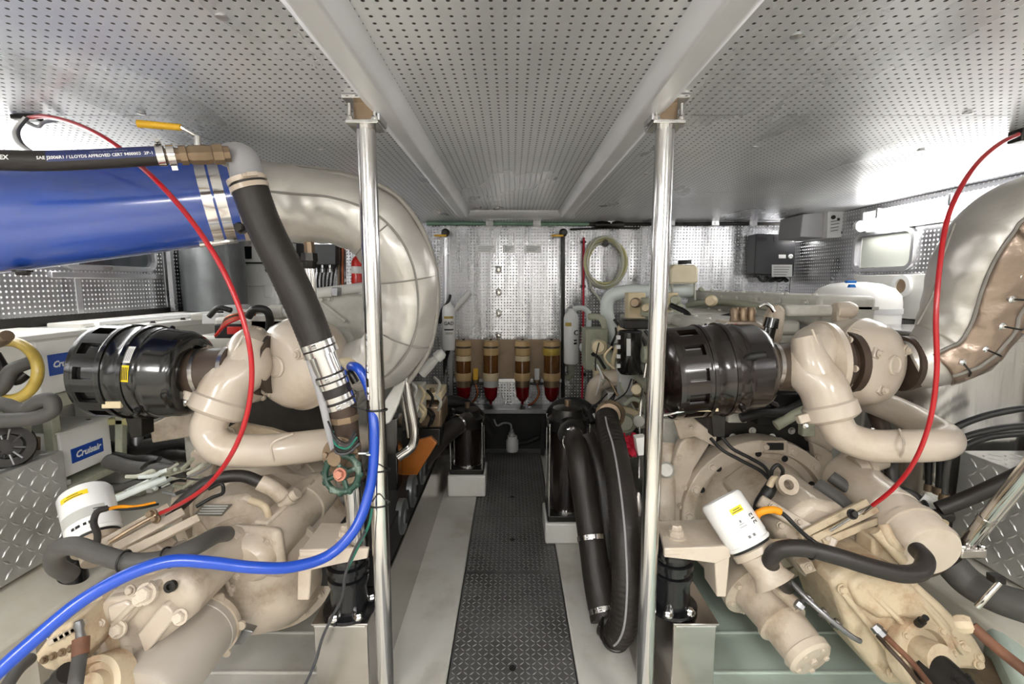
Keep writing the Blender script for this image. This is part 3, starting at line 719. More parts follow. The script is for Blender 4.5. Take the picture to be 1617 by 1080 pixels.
# stitched outer flap with lacing studs, lying on the cover
def shell(path, r, k, ref, a0, a1, gap, na=14):
    P = spline(path, k); N = len(P); vs = []; fs = []; mid = []; ed0 = []; ed1 = []
    for i in range(N):
        T = (P[min(i+1, N-1)]-P[max(i-1, 0)]).normalized(); x = i/(N-1)*(len(r)-1); j = min(int(x), len(r)-2); rr = (r[j]+(r[j+1]-r[j])*(x-j))
        d = V(ref); d = (d-T*d.dot(T)).normalized(); e = T.cross(d)
        for q in range(na+1):
            a = a0+(a1-a0)*q/na; R_ = rr*(1.05+.075*noise.noise(V((i*.3, a*2.6, 5))))+gap*sin(pi*q/na)
            vs.append(P[i]+(d*cos(a)+e*sin(a))*R_)
            if q == 0: ed0.append(vs[-1])
            if q == na: ed1.append(vs[-1])
            if q == na//2: mid.append((vs[-1], (d*cos(a)+e*sin(a)), T))
    for i in range(N-1):
        for q in range(na): o = i*(na+1)+q; fs.append((o, o+1, o+na+2, o+na+1))
    return MB().add(vs, fs), ed0, ed1, mid
fb, e0_, e1_, mid_ = shell(pth[1:], rl[1:], 8, (.12, -.95, -.22), -.8, .75, .012)
fo_ = fb.build('lacing_flap', 'blanket_brown', lgR, ang=80); sd = fo_.modifiers.new('thick', 'SOLIDIFY'); sd.thickness = .01; sd.offset = -1
for ed in (e0_, e1_): MB().tube(ed[::2], .0055, 8, 2).build('seam', 'seam', lgR)
MB().tube([m_[0]+m_[1]*.002 for m_ in mid_[::2]], .006, 8, 2).build('lap_joint', 'seam', lgR)
for i in range(4, len(mid_)-8, 6):
    p, nn, T = mid_[i]; p = p*.62+e0_[i]*.38
    bn = T.cross(nn)
    MB().lathe(p+nn*.004, nn, [(0, .013), (.006, .013), (.011, .008), (.011, .003)], 14).build('lacing_stud', 'chrome', lgR)
    q = mid_[i][0]*.55+e1_[i]*.45
    MB().tube([p+nn*.013, (p+q)/2+nn*.03, q+nn*.01], .003, 6, 5).build('lacing_wire', 'dark_steel', lgR)
    MB().box(q+nn*.004, (.03, .012, .03), Matrix((T, nn, bn)).transposed()).build('lacing_loop', 'blanket_brown', lgR, bevel=.003)
MB().tube(P3([(1508, 352, 1.62), (1487, 410, 1.63), (1474, 462, 1.65), (1448, 512, 1.68)]), .004, 8, 6).build('seam', 'seam', lgR)
b = MB(); b.pxlathe((1420, 574, 1.79), (1440, 574, 1.79), [(0, 44), (.4, 44), (.5, 40), (1, 40)], 32); b.build('exhaust_flange', 'dark_brown', lgR)

# ---- gearbox, oil cooler, pump
gR = thing('marine_gearbox', 'rust-marked beige gearbox with round oil cooler under the red shift cable by the padded step box', 'gearbox', (1.08, 1.5, 0))
gR['label'] = 'rust-marked beige gearbox with round oil cooler beside the tilted polished strut'
MB().pxpoly([(1218, 836), (1286, 790), (1330, 800), (1400, 855), (1452, 915), (1430, 960), (1340, 965), (1268, 910)], 1.52, .42).build('gear_case', 'cream', gR, bevel=.03, seg=3)
MB().pxpoly([(1312, 918), (1340, 893), (1398, 892), (1440, 912), (1492, 958), (1545, 1012), (1564, 1044), (1556, 1062), (1520, 1060), (1468, 1085), (1400, 1085), (1345, 1015)], 1.36, .26).build('output_case', 'cream_rusty', gR, bevel=.035, seg=3)
MB().pxpoly([(1340, 925), (1362, 906), (1400, 905), (1446, 928), (1492, 974), (1516, 1004), (1490, 1002), (1430, 978), (1390, 982), (1356, 958)], 1.343, .06).build('top_pad', 'cream_rusty', gR, bevel=.02, seg=3)
c = W(1456, 1032, 1.33)
oc = MB().lathe(c, (.15, -1, .35), [(-.02, .105), (.01, .105), (.02, .098), (.02, .075), (-.0, .07), (-.0, .05), (.06, .048), (.06, .02)], 40).build('output_bearing', 'cream_rusty', gR)
boltring(gR, c+V((.15, -1, .35)).normalized()*.02, (.15, -1, .35), .088, 8, .009, .009, 'cream_rusty')
MB().cyl(c+V((.0, -.02, -.01)), c+V((.02, -.13, -.035)), .052, 28, bev=.006).build('output_coupling', 'dark_steel', gR)
boltring(gR, c+V((.015, -.1, -.02)), (.15, -1, -.2), .04, 6, .008, .02, 'dark_steel')
for p in ((1330, 930), (1372, 905), (1475, 975), (1520, 1020), (1545, 1048), (1408, 1062)): bolt(gR, W(*p, 1.355), (0, -1, .2), .012, .012, 'cream_rusty')
# pump on the inboard side
p0, p1 = W(1172, 902, 1.62), W(1280, 1040, 1.33); A = (p1-p0).normalized(); L = (p1-p0).length
pm = MB().lathe(p0, A, [(-.06, .06), (0, .095), (.04, .115), (.055, .118), (.075, .118), (.08, .085), (L*.55, .075), (L*.6, .082), (L*.64, .082), (L*.65, .07), (L*.92, .066), (L*.93, .072), (L, .07), (L+.008, .06)], 36).build('oil_pump', 'cream', gR)
boltring(gR, p0+A*.078, A, .1, 7, .011, .01, 'cream'); boltring(gR, p0+A*(L+.004), A, .05, 5, .0095, .01, 'cream')
bolt(gR, p0+A*(L+.004), A, .014, .012, 'cream')
MB().tube(P3([(1185, 885, 1.56), (1205, 905, 1.5), (1240, 940, 1.42), (1262, 958, 1.38)]), .02, 14, 5).build('oil_pipe', 'cream', gR)
MB().tube(P3([(1248, 918, 1.4), (1290, 960, 1.33), (1345, 1005, 1.29), (1358, 1012, 1.29)]), .008, 10, 4).build('oil_line', 'alu_dark', gR)
for x, y in ((1262, 955), (1275, 945), (1300, 968), (1320, 985)):
    b = MB(); b.pxlathe((x-5, y-4, 1.37), (x+6, y+5, 1.36), [(0, 8), (.5, 9), (.5, 7), (1, 7)], 6); b.build('pipe_nut', 'alu_dark', gR, flat=True)
# oil cooler cylinder
p0, p1 = W(1338, 752, 1.80), W(1468, 868, 1.40); A = (p1-p0).normalized(); L = (p1-p0).length
ck = MB().lathe(p0, A, [(-.05, .05), (-.02, .085), (0, .092), (L*.55, .092), (L*.56, .096), (L*.6, .096), (L*.61, .092), (L, .092), (L+.012, .084), (L+.014, .001)], 44).build('oil_cooler', 'cream_clean', gR)
MB().ring(p0+A*(L*.8), A, .1, .09, .02, 40).build('cooler_strap', 'cream', ck)
MB().lathe(p1+V((.02, .03, -.03)), A, [(-.12, .09), (-.02, .1), (-.0, .1), (.006, .09)], 40).build('cooler_seat', 'dark_brown', ck)
b = MB(); b.pxlathe((1473, 842, 1.5), (1484, 828, 1.5), [(0, 12), (.5, 12), (.5, 8), (1, 8)], 6); b.build('drain_plug', 'cream', ck, flat=True)
for x, y, r in ((1448, 838, 7), (1476, 858, 8), (1477, 857, 5)): bolt(gR, W(x, y, 1.41), (.1, -.8, .7), .011, .012, 'cream')
# inlet elbow and brass hose tails above the cooler
MB().tube(P3([(1330, 745, 1.8), (1345, 728, 1.82), (1372, 722, 1.82)]), [.05, .045, .04], 18, 4).build('cooler_elbow', 'cream', gR)
b = MB(); b.pxlathe((1350, 738, 1.74), (1392, 722, 1.74), [(0, 20), (.3, 20), (.32, 24), (.5, 24), (.52, 18), (1, 18)], 24); b.build('hose_tail', 'cream', gR)
# nameplate, shift bracket and rods
npz = MB(); npz.pxpoly([(1232, 770), (1312, 772), (1345, 800), (1300, 806), (1252, 800)], 1.66, .03); npz = npz.build('cover_plate', 'cream_rusty', gR, bevel=.004)
MB().pxpoly([(1246, 782), (1312, 782), (1332, 798), (1264, 798)], 1.652, .006).build('nameplate', 'plate_name', npz, bevel=.001)
for k in range(3): MB().pxpoly([(1252+k*5, 785+k*4), (1312+k*5, 785+k*4), (1314+k*5, 787+k*4), (1254+k*5, 787+k*4)], 1.648, .003).build('engraving', 'label_grey', npz)
for dx, dy, hh in ((0, 0, 9), (20, 12, 9), (36, 26, 8)):
    a, c_ = W(1262+dx, 846+dy*.4, 1.46), W(1368+dx*.75, 792+dy, 1.52)
    d = (c_-a).normalized(); s = d.cross(V((0, -1, .4))).normalized(); n = s.cross(d)
    MB().box((a+c_)/2, ((c_-a).length, .022, .02), Matrix((d, s, n)).transposed()).build('shift_bracket', 'cream_rusty', gR, bevel=.003)
a, c_ = W(1198, 790, 1.58), W(1318, 862, 1.46); d = (c_-a).normalized(); s = d.cross(V((0, -1, .4))).normalized()
MB().box((a+c_)/2, ((c_-a).length, .042, .035), Matrix((d, s, s.cross(d))).transposed()).build('shift_arm', 'cream', gR, bevel=.006)
for f in (.15, .5, .85): bolt(gR, a+(c_-a)*f+V((0, -.018, .01)), (0, -1, .5), .009, .009, 'cream')
MB().ring(W(1243, 766, 1.57), (0, -1, .6), .034, .017, .022, 28).build('lifting_eye', 'cream', gR)
MB().tube(P3([(1215, 768, 1.6), (1222, 756, 1.6), (1232, 760, 1.6)]), .012, 10, 4).build('rod_end', 'cream_rusty', gR)
MB().tube(P3([(1310, 838, 1.45), (1340, 820, 1.46), (1372, 802, 1.47)]), .005, 8, 3).build('shift_rod', 'stainless', gR)
bolt(gR, W(1346, 812, 1.44), (0, -1, .5), .012, .014, 'dark_steel')
for pts, r in (([(1290, 765, 1.68), (1325, 790, 1.62), (1340, 805, 1.6)], .026), ([(1312, 752, 1.72), (1340, 772, 1.68), (1362, 790, 1.64)], .022)):
    MB().tube(P3(pts), r, 14, 4).build('oil_hose', 'hose_grey', gR)
for pts in ([(1190, 882, 1.5), (1210, 862, 1.5), (1250, 858, 1.5)], [(1382, 838, 1.42), (1410, 868, 1.4), (1425, 885, 1.4)], [(1395, 828, 1.42), (1405, 850, 1.4), (1420, 868, 1.4)]):
    MB().tube(P3(pts), .016, 12, 5).build('oil_pipe', 'cream_rusty', gR)
MB().pxbox(1378, 850, 1420, 895, 1.43, .08).build('valve_block', 'cream_rusty', gR, bevel=.008)
MB().pxpoly([(1262, 892), (1282, 886), (1290, 902), (1272, 908)], 1.42, .03).build('tab', 'cream', gR, bevel=.003)
bolt(gR, W(1277, 896, 1.415), (0, -1, .3), .008, .008, 'cream')

# spin-on filter
def can(name, label, cat, p0, p1, r, group=None):
    p0, p1 = V(p0), V(p1); A = (p0-p1).normalized(); L = (p1-p0).length   # axis towards the closed end
    t = thing(name, label, cat, p1)
    MB().lathe(p1, A, [(0, r*.8), (0, r*.96), (.004, r), (.01, r), (.012, r*.97), (.02, r*.97), (.024, r), (L-.012, r), (L-.003, r*.93), (L, r*.82), (L-.002, r*.78), (L-.006, .001)], 44).build('can', 'white_gloss', t)
    MB().lathe(p1, A, [(-.012, r*.86), (0, r*.9), (.004, r*.9)], 36).build('seal', 'dark', t)
    return t, A, L
p0, p1 = W(1136, 786, 1.50), W(1184, 860, 1.42); r = PR(36, 1.46)
fR, A, L = can('fuel_filter', 'white spin-on filter canister with yellow sticker leaning over the steel mount bracket', 'filter', p0, p1, r)
fn = on_cyl(p1+A*L*.5, A, r, (-.05, -1, .35)); s_ = -1
lab = lambda x, y: fn(-x, y)
patch('sticker', lambda x, y: fn(x+.006, y+.028), .042, .018, 'yellow', fR)
for k in range(2): patch('print', lambda x, y, k=k: fn(x+.006, y+.025+k*.006)+V((0, -.0008, 0)), .034-.01*k, .0022, 'ink', fR)
text('212', .022, lambda x, y: fn(.04-y, -.012+x)+V((0, -.0005, 0)), 'ink', fR, bold=.0004)
for k, (w_, hh) in enumerate(((.022, .002), (.018, .002), (.006, .008))): patch('print', lambda x, y, k=k: fn(x-.004, y-.02+k*.008)+V((0, -.0008, 0)), w_, hh, 'ink_grey', fR)
for k in range(2): patch('print', lambda x, y, k=k: fn(x-.006+k*.016, y-.052)+V((0, -.0008, 0)), .008, .008, 'ink_grey', fR)
MB().lathe(p1, -A, [(.0, r*.7), (.012, r*.95), (.03, r*.95), (.035, r*.75), (.09, r*.7), (.12, r*.9)], 32).build('filter_head', 'cream', gR)

# engine mount, bracket and stainless bed
def mount(side, label, blabel, top, boltpx, lip, leg, cpx, Yc):
    t = thing('mount_bracket', blabel, 'bracket', WZ(*top[0], .62))
    MB().prism([WZ(x, y, .62) for x, y in top], (0, 0, -.016)).build('top_plate', 'cream_clean', t, bevel=.004)
    MB().prism(P3(lip), (0, .014, 0)).build('front_lip', 'cream_clean', t, bevel=.003)
    MB().prism(P3(leg), (0, .1, 0)).build('side_web', 'cream_clean', t, bevel=.004)
    c = WZ(*boltpx, .62)
    bolt(t, c, (0, 0, 1), .026, .02, 'cream_clean', 'stud_nut'); bolt(t, c+V((0, 0, .02)), (0, 0, 1), .018, .02, 'cream_clean', 'stud')
    m = thing('engine_mount', label, 'engine mount', (c.x, Yc, .36))
    o = V((c.x, Yc, .36))
    MB().lathe(o, (0, 0, 1), [(0, .085), (.012, .085), (.016, .062), (.09, .058), (.11, .066), (.125, .066), (.13, .058), (.145, .058), (.15, .068), (.168, .068), (.174, .058), (.185, .058), (.19, .066), (.215, .064), (.24, .05)], 40).build('rubber_body', 'mount_black', m)
    for a in (-2.0, -.9, .6, 2.4): bolt(m, o+V((cos(a)*.072, sin(a)*.072, .013)), (0, 0, 1), .013, .014, 'stainless')
    return t, m
mount(1, 'black ribbed rubber engine mount on the steel bed under the filter canister', 'beige steel bracket bolted over the mount beneath the white filter canister',
    [(1038, 822), (1127, 819), (1154, 866), (1049, 870)], (1067, 846), [(1049, 866, 1.415), (1154, 863, 1.415), (1154, 880, 1.415), (1130, 890, 1.415), (1085, 884, 1.415), (1049, 880, 1.415)],
    [(1128, 880, 1.42), (1154, 866, 1.42), (1147, 943, 1.42), (1132, 943, 1.42)], (1066, 880), 1.52)
def bed(label, x0, x1):
    t = thing('engine_bed_rail', label, 'engine bed', ((x0+x1)/2, 2.4, -.06))
    MB().bb((x0, 1.44, -.02), (x1, 3.7, .35)).build('rail_box', 'stainless_brushed', t, bevel=.004)
    MB().bb((x0-.004, 1.43, .35), (x1+.004, 3.7, .358)).build('top_plate', 'stainless_brushed', t, bevel=.002)
    MB().tube([(x0+.005, 1.437, .347), (x1-.005, 1.437, .347)], .006, 8, 1).build('weld_bead', 'stainless', t)
    MB().tube([(x0+.005, 1.437, .02), (x1-.005, 1.437, .02)], .007, 8, 1).build('weld_bead', 'stainless', t)
    return t
bR = bed('stainless box rail carrying the mount beneath the white filter canister', .525, .665)
# outboard rail of the starboard engine
oR = thing('engine_bed_rail', 'brown steel rail under the round end of the oil cooler', 'engine bed', (1.55, 1.8, .0))
MB().prism([(1.46, 1.2, .22), (1.58, 1.2, .22), (1.58, 1.2, .0), (1.46, 1.2, .0)], (0, 2.3, 0)).build('rail', 'bronze', oR, bevel=.005)

# dark machinery visible under the filter drum and beside the turbocharger
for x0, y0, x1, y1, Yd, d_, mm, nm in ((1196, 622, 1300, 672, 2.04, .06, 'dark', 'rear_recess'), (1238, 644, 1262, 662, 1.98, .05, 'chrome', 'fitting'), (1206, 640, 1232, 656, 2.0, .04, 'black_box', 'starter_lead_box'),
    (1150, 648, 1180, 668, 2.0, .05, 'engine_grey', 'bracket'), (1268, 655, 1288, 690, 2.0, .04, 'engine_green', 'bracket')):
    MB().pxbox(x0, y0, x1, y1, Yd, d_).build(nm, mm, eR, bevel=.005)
for pts, r_, mm in (([(1170, 660, 1.95), (1200, 652, 1.95), (1240, 650, 1.97), (1280, 630, 2.0)], .02, 'black_rubber'), ([(1225, 672, 1.95), (1255, 655, 1.95), (1290, 640, 1.97)], .022, 'engine_green'),
    ([(1180, 640, 1.96), (1205, 632, 1.96), (1226, 640, 1.96)], .012, 'dark_steel'), ([(1385, 700, 1.98), (1392, 680, 2.0), (1384, 650, 2.02)], .035, 'dark_brown'), ([(1360, 700, 1.95), (1372, 690, 1.95), (1378, 675, 1.95)], .012, 'chrome')):
    MB().tube(P3(pts), r_, 12, 5).build('rear_pipe', mm, eR)
# casting ribs, bolts and oil lines on the output case
for a_, b_ in (((1330, 935), (1420, 1050)), ((1362, 925), (1440, 1000)), ((1440, 935), (1520, 1030))):
    MB().tube([W(*a_, 1.352), W((a_[0]+b_[0])/2, (a_[1]+b_[1])/2-2, 1.346), W(*b_, 1.352)], .009, 10, 3).build('casting_rib', 'cream_rusty', gR)
MB().tube(P3([(1392, 998, 1.30), (1412, 1018, 1.26), (1440, 1046, 1.22), (1475, 1090, 1.15)]), .008, 10, 4).build('oil_line', 'rust', gR)
MB().tube(P3([(1386, 1004, 1.30), (1404, 1024, 1.26), (1430, 1052, 1.22), (1462, 1094, 1.15)]), .006, 10, 4).build('oil_line', 'dark_brown', gR)
b = MB(); b.pxlathe((1380, 988, 1.31), (1396, 1004, 1.29), [(0, 8), (.5, 10), (.5, 8), (1, 8)], 6); b.build('pipe_nut', 'alu_dark', gR, flat=True)
for k in range(9):
    f = k/8; bolt(gR, W(1395+f*150, 900+f*135+12*sin(f*3), 1.358), (0, -1, .35), .0095, .009, 'cream_rusty')
for k in range(6): bolt(gR, W(1232+k*34, 842+k*18-abs(k-2)*6, 1.515), (0, -1, .3), .01, .01, 'cream')
b = MB(); b.pxlathe((1450, 985, 1.33), (1462, 975, 1.30), [(0, 7), (.5, 7), (.5, 5), (1, 5)], 12); b.build('speed_sensor', 'dark_steel', gR)

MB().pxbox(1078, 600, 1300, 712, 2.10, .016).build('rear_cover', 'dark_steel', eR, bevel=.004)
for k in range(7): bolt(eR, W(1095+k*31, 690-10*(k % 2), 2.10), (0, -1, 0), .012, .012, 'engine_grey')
# inboard side of the block: covers, oil rail, dipstick
def block_side(e, x, sx, m1, m2):
    for k in range(3):
        y0 = 2.22+k*.48
        MB().bb((x, y0, .52), (x+sx*.018, y0+.38, .84)).build('inspection_cover', m1, e, bevel=.008)
        for a in (.04, .34):
            for z in (.55, .68, .81): bolt(e, (x+sx*.018, y0+a, z), (sx, 0, 0), .011, .01, m2)
        MB().lathe((x, y0+.19, 1.09), (sx, 0, 0), [(0, .06), (.05, .06), (.055, .045), (.08, .04)], 20).build('core_plug', m2, e)
    MB().tube([(x+sx*.04, 2.2, .93), (x+sx*.045, 2.9, .94), (x+sx*.04, 3.6, .93)], .028, 16, 4).build('oil_rail', m2, e)
    for k in range(6): MB().tube([(x+sx*.04, 2.3+k*.24, .94), (x+sx*.06, 2.3+k*.24, 1.02), (x+sx*.03, 2.3+k*.24, 1.12), (x+sx*.09, 2.34+k*.24, 1.22)], .009, 10, 5).build('injector_pipe', 'dark_steel', e)
    MB().tube([(x+sx*.05, 2.5, .4), (x+sx*.06, 2.48, .8), (x+sx*.03, 2.46, 1.15)], .008, 8, 4).build('dipstick_tube', 'stainless', e)
block_side(eR, .74, -1, 'engine_grey', 'engine_green')

# ================================================================ port engine and what is bolted to it
Y = 1.64
acL = air_cleaner('glossy black air filter drum with a yellow and white sticker', W(166, 584, Y), W(312, 590, Y), PR(73, Y), 'black_gloss', W(372, 585, Y), 'rubber_brown', sticker=True)
MB().pxpoly([(192, 640), (222, 640), (224, 690), (206, 692)], Y-.03, .06).build('support_bracket', 'dark_steel', acL, bevel=.003)
MB().pxbox(160, 634, 190, 645, 1.5, .012).build('latch_bar', 'tan_light', acL, bevel=.002)
tL = turbo('beige turbocharger with round cover boss behind the big black hose',
    W(474, 574, 1.78), (-.36, -.93, .05), PR(76, 1.72),
    (W(400, 575, 1.72), (1, .0, 0), PR(62, 1.72), PR(24, 1.72)),
    P3([(402, 535, 1.66), (388, 565, 1.64), (364, 602, 1.61), (344, 642, 1.58)]), [PR(16, 1.6), PR(24, 1.6), PR(32, 1.6), PR(38, 1.6)], PR(42, 1.58),
    P3([(340, 648, 1.58), (330, 680, 1.57), (348, 706, 1.56), (400, 712, 1.58), (460, 708, 1.62), (522, 700, 1.70), (560, 694, 1.9), (572, 690, 2.13)]), PR(27, 1.58),
    P3([(384, 530, 1.62), (352, 590, 1.575), (338, 618, 1.555)]))
MB().tube(P3([(462, 685, 1.55), (430, 700, 1.51), (432, 728, 1.53)]), .004, 8, 6).build('weld_seam', 'cream_clean', tL)

eL = thing('marine_engine', 'grey topped diesel engine standing under the silver padded exhaust bend', 'engine', (-1.1, 2.9, 0))
MB().bb((-1.5, 2.12, .15), (-.78, 3.72, .98)).build('engine_block', 'engine_grey', eL, bevel=.02)
MB().bb((-1.4, 2.1, .98), (-.84, 3.66, 1.22)).build('cylinder_head', 'engine_grey', eL, bevel=.015)
for k in range(3):
    y0 = 2.12+k*.52
    MB().bb((-1.32, y0, 1.22), (-.9, y0+.48, 1.30)).build('valve_cover', 'engine_grey', eL, bevel=.018)
    for q in range(3):
        for x in (-1.28, -.94): bolt(eL, (x, y0+.08+q*.16, 1.30), (0, 0, 1), .011, .01, 'engine_grey')
# upper casing seen between the black hose and the post
ca = MB(); ca.pxpoly([(498, 468), (520, 462), (586, 466), (586, 570), (510, 570)], 2.05, .5); ca = ca.build('rear_casing', 'engine_grey', eL, bevel=.01)
MB().pxpoly([(515, 460), (590, 452), (590, 468), (510, 470)], 2.1, .6).build('casing_lid', 'white_paint', eL, bevel=.006)
MB().tube(P3([(500, 463, 2.0), (540, 458, 2.05), (585, 452, 2.15)]), .022, 14, 3).build('breather_pipe', 'white_paint', eL)
MB().pxbox(523, 454, 533, 468, 1.98, .05).build('pipe_clip', 'alu_dark', eL, bevel=.003)
for x, y in ((508, 473), (520, 472), (515, 470), (575, 480)): bolt(eL, W(x, y, 2.045), (0, -1, 0), .01, .01, 'engine_grey')
c = W(540, 537, 1.98); MB().ring(c, (0, -1, 0), PR(17, 1.98), PR(12, 1.98), .03, 30).build('port_ring', 'engine_grey', eL)
MB().pxpoly([(532, 560), (545, 545), (575, 535), (585, 545), (585, 572), (540, 572)], 1.93, .1).build('exhaust_manifold', 'engine_grey', eL, bevel=.015)
MB().tube(P3([(508, 478, 2.03), (525, 492, 2.02), (545, 508, 2.02)]), .007, 8, 3).build('rib', 'engine_grey', ca)
# wiring and oil filler behind the turbo
b = MB(); b.pxlathe((425, 492, 2.1), (458, 492, 2.1), [(0, 8), (.1, 11), (.7, 11), (.72, 9), (1, 12)], 20); b.build('actuator', 'engine_grey', eL)
MB().pxbox(395, 497, 460, 522, 2.12, .2).build('wiring_shelf', 'engine_grey', eL, bevel=.006)
MB().pxbox(338, 512, 382, 535, 2.1, .15).build('control_module', 'dark', eL, bevel=.006)
MB().pxbox(358, 516, 380, 528, 2.09, .02).build('connector', 'red', eL, bevel=.003)
for k in range(6):
    MB().tube(P3([(340+k*2, 530-k*2, 2.02), (358, 512-k*2, 1.99), (385, 500-k, 1.98), (404, 492+k, 2.0)]), .006, 8, 4).build('wire', ('red', 'copper', 'red', 'copper', 'black_rubber', 'copper')[k], eL)
MB().tube(P3([(392, 500, 1.98), (402, 488, 1.97), (420, 490, 1.98), (426, 502, 2.0), (425, 520, 2.05)]), .016, 12, 5).build('harness', 'black_rubber', eL)
MB().tube(P3([(330, 500, 2.2), (345, 486, 2.2), (365, 490, 2.2)]), .012, 10, 4).build('harness', 'black_rubber', eL)
for x0, y0, x1, y1, mm in ((352, 482, 378, 500, 'grey_light'), (376, 488, 396, 515, 'engine_grey'), (318, 496, 345, 512, 'grey_light'), (300, 496, 320, 506, 'engine_grey')):
    MB().pxbox(x0, y0, x1, y1, 2.25, .1).build('sensor_block', mm, eL, bevel=.006)
# flywheel housing of the port engine
C = W(405, 806, 2.02); R0 = PR(132, 2.0)
fw = MB().lathe(C, (0, -1, 0), [(-.14, R0*.93), (-.06, R0*.99), (0, R0*1.01), (.045, R0), (.05, R0*.985), (.05, R0*.85), (.012, R0*.83), (.012, R0*.74), (.05, R0*.72), (.075, R0*.66), (.15, R0*.5), (.22, R0*.4), (.24, R0*.3)], 72).build('flywheel_housing', 'cream', eL)
boltring(eL, C+V((0, -.05, 0)), (0, -1, 0), R0*.92, 16, .0145, .014, 'cream_clean')
MB().pxpoly([(300, 715), (330, 690), (345, 700), (330, 760), (310, 772), (298, 765)], 1.92, .04).build('side_plate', 'cream_clean', eL, bevel=.006)
for x, y in ((326, 735), (318, 755)): bolt(eL, W(x, y, 1.915), (0, -1, 0), .009, .008, 'cream')
MB().pxpoly([(355, 678), (372, 668), (425, 678), (470, 692), (440, 700), (362, 694)], 1.78, .03).build('shield', 'cream_rusty', eL, bevel=.004)
bolt(eL, W(362, 684, 1.74), (0, -1, .1), .018, .016, 'cream')
MB().pxpoly([(235, 672), (300, 640), (305, 660), (300, 690), (240, 700)], 2.0, .05).build('heat_shield', 'cream', eL, bevel=.006)
# inboard side of the port engine beyond the post
MB().pxpoly([(603, 640), (622, 610), (640, 600), (628, 640), (615, 668), (604, 672)], 2.0, .04).build('cover', 'white_paint', eL, bevel=.006)
MB().tube(P3([(640, 596, 2.1), (648, 640, 2.1), (655, 680, 2.1), (650, 705, 2.1), (628, 722, 2.08)]), .022, 14, 6).build('coolant_pipe', 'stainless', eL)
MB().tube(P3([(632, 602, 2.15), (640, 650, 2.15), (646, 690, 2.15)]), .014, 12, 5).build('coolant_pipe', 'stainless_brushed', eL)
MB().pxpoly([(622, 735), (640, 712), (662, 695), (680, 690), (690, 700), (640, 780), (622, 800)], 2.3, .03).build('reflected_patch', 'orange_brown', eL, bevel=.004)  # orange-brown plate colours in what the polished steel reflects there
MB().pxbox(606, 660, 628, 800, 2.12, .1).build('rear_bracket', 'black_gloss', eL, bevel=.008)
MB().pxbox(662, 640, 698, 676, 2.6, .25).build('raw_water_pump', 'bronze', eL, bevel=.015)
MB().pxbox(664, 618, 698, 632, 2.65, .2).build('pump_cover', 'tan_light', eL, bevel=.008)
bolt(eL, W(682, 618, 2.66), (0, 0, 1), .015, .02, 'bronze')
MB().pxbox(640, 608, 668, 660, 2.5, .1).build('bracket', 'engine_grey', eL, bevel=.006)
MB().pxbox(660, 676, 696, 705, 2.62, .2).build('pump_base', 'dark_steel', eL, bevel=.01)
for k in range(12):
    x = 640+(k*37 % 50); y = 592+(k*53 % 60)
    MB().tube(P3([(x, y, 2.5), (x+8, y+10, 2.45), (x+4, y+24, 2.5)]), .008, 8, 4).build('wire', ('engine_grey', 'dark', 'tan_light', 'white_paint')[k % 4], eL)
b = MB(); b.pxlathe((664, 588, 2.7), (700, 556, 2.7), [(0, 11), (.4, 9), (.7, 6), (.72, 9), (.9, 9), (1, 6)], 18); b.build('vent_fitting', 'white_paint', eL)
# bed rail on the inboard side with its round rubber isolators
bL = bed('stainless box rail carrying the mount beside the blue hose', -.645, -.47)
rl_ = thing('side_rail', 'dark steel rail with grey round isolators beside the white stringer', 'rail', (-.56, 2.4, 0))
MB().bb((-.53, 1.4, 0), (-.505, 3.75, .09)).build('rail_angle', 'alu_dark', rl_, bevel=.003)
MB().bb((-.70, 1.62, .36), (-.475, 3.7, .50)).build('rail_web', 'dark', rl_, bevel=.004)
for x, y in ((637, 815), (653, 775), (668, 742)):
    p = WX(x, y, -.47); MB().lathe(p, (1, 0, 0), [(-.02, .075), (.004, .075), (.008, .065), (.008, .035), (.014, .03), (.014, .001)], 30).build('isolator', 'wall_grey', rl_)
    MB().lathe(p, (1, 0, 0), [(0, .03), (.02, .03), (.024, .02)], 20).build('isolator_core', 'dark', rl_)
for k in range(8): bolt(rl_, (-.505, 1.6+k*.27, .05), (1, 0, 0), .012, .006, 'dark_steel')

# mount under the port engine
mount(-1, 'black ribbed rubber engine mount beside the foot of the blue hose', 'beige steel bracket over the mount crossed by the blue hose',
    [(472, 872), (507, 825), (552, 826), (582, 868)], (548, 846), [(472, 868, 1.41), (582, 866, 1.41), (580, 882, 1.41), (530, 892, 1.41), (472, 905, 1.41)],
    [(470, 880, 1.42), (492, 886, 1.42), (488, 948, 1.42), (469, 948, 1.42)], (548, 880), 1.5)

# ---- gearbox of the port engine
gL = thing('marine_gearbox', 'beige gearbox with smooth grey canister in the curve of the blue hose', 'gearbox', (-1.0, 1.45, 0))
C = W(415, 905, 1.62)
MB().lathe(C, (.15, -1, -.12), [(-.25, .26), (-.05, .235), (0, .225), (.06, .2), (.12, .15), (.16, .09), (.17, .001)], 48).build('bell_housing', 'cream', gL)
MB().pxpoly([(298, 905), (340, 862), (372, 850), (395, 880), (360, 960), (318, 952)], 1.45, .3).build('gear_case', 'cream', gL, bevel=.03, seg=3)
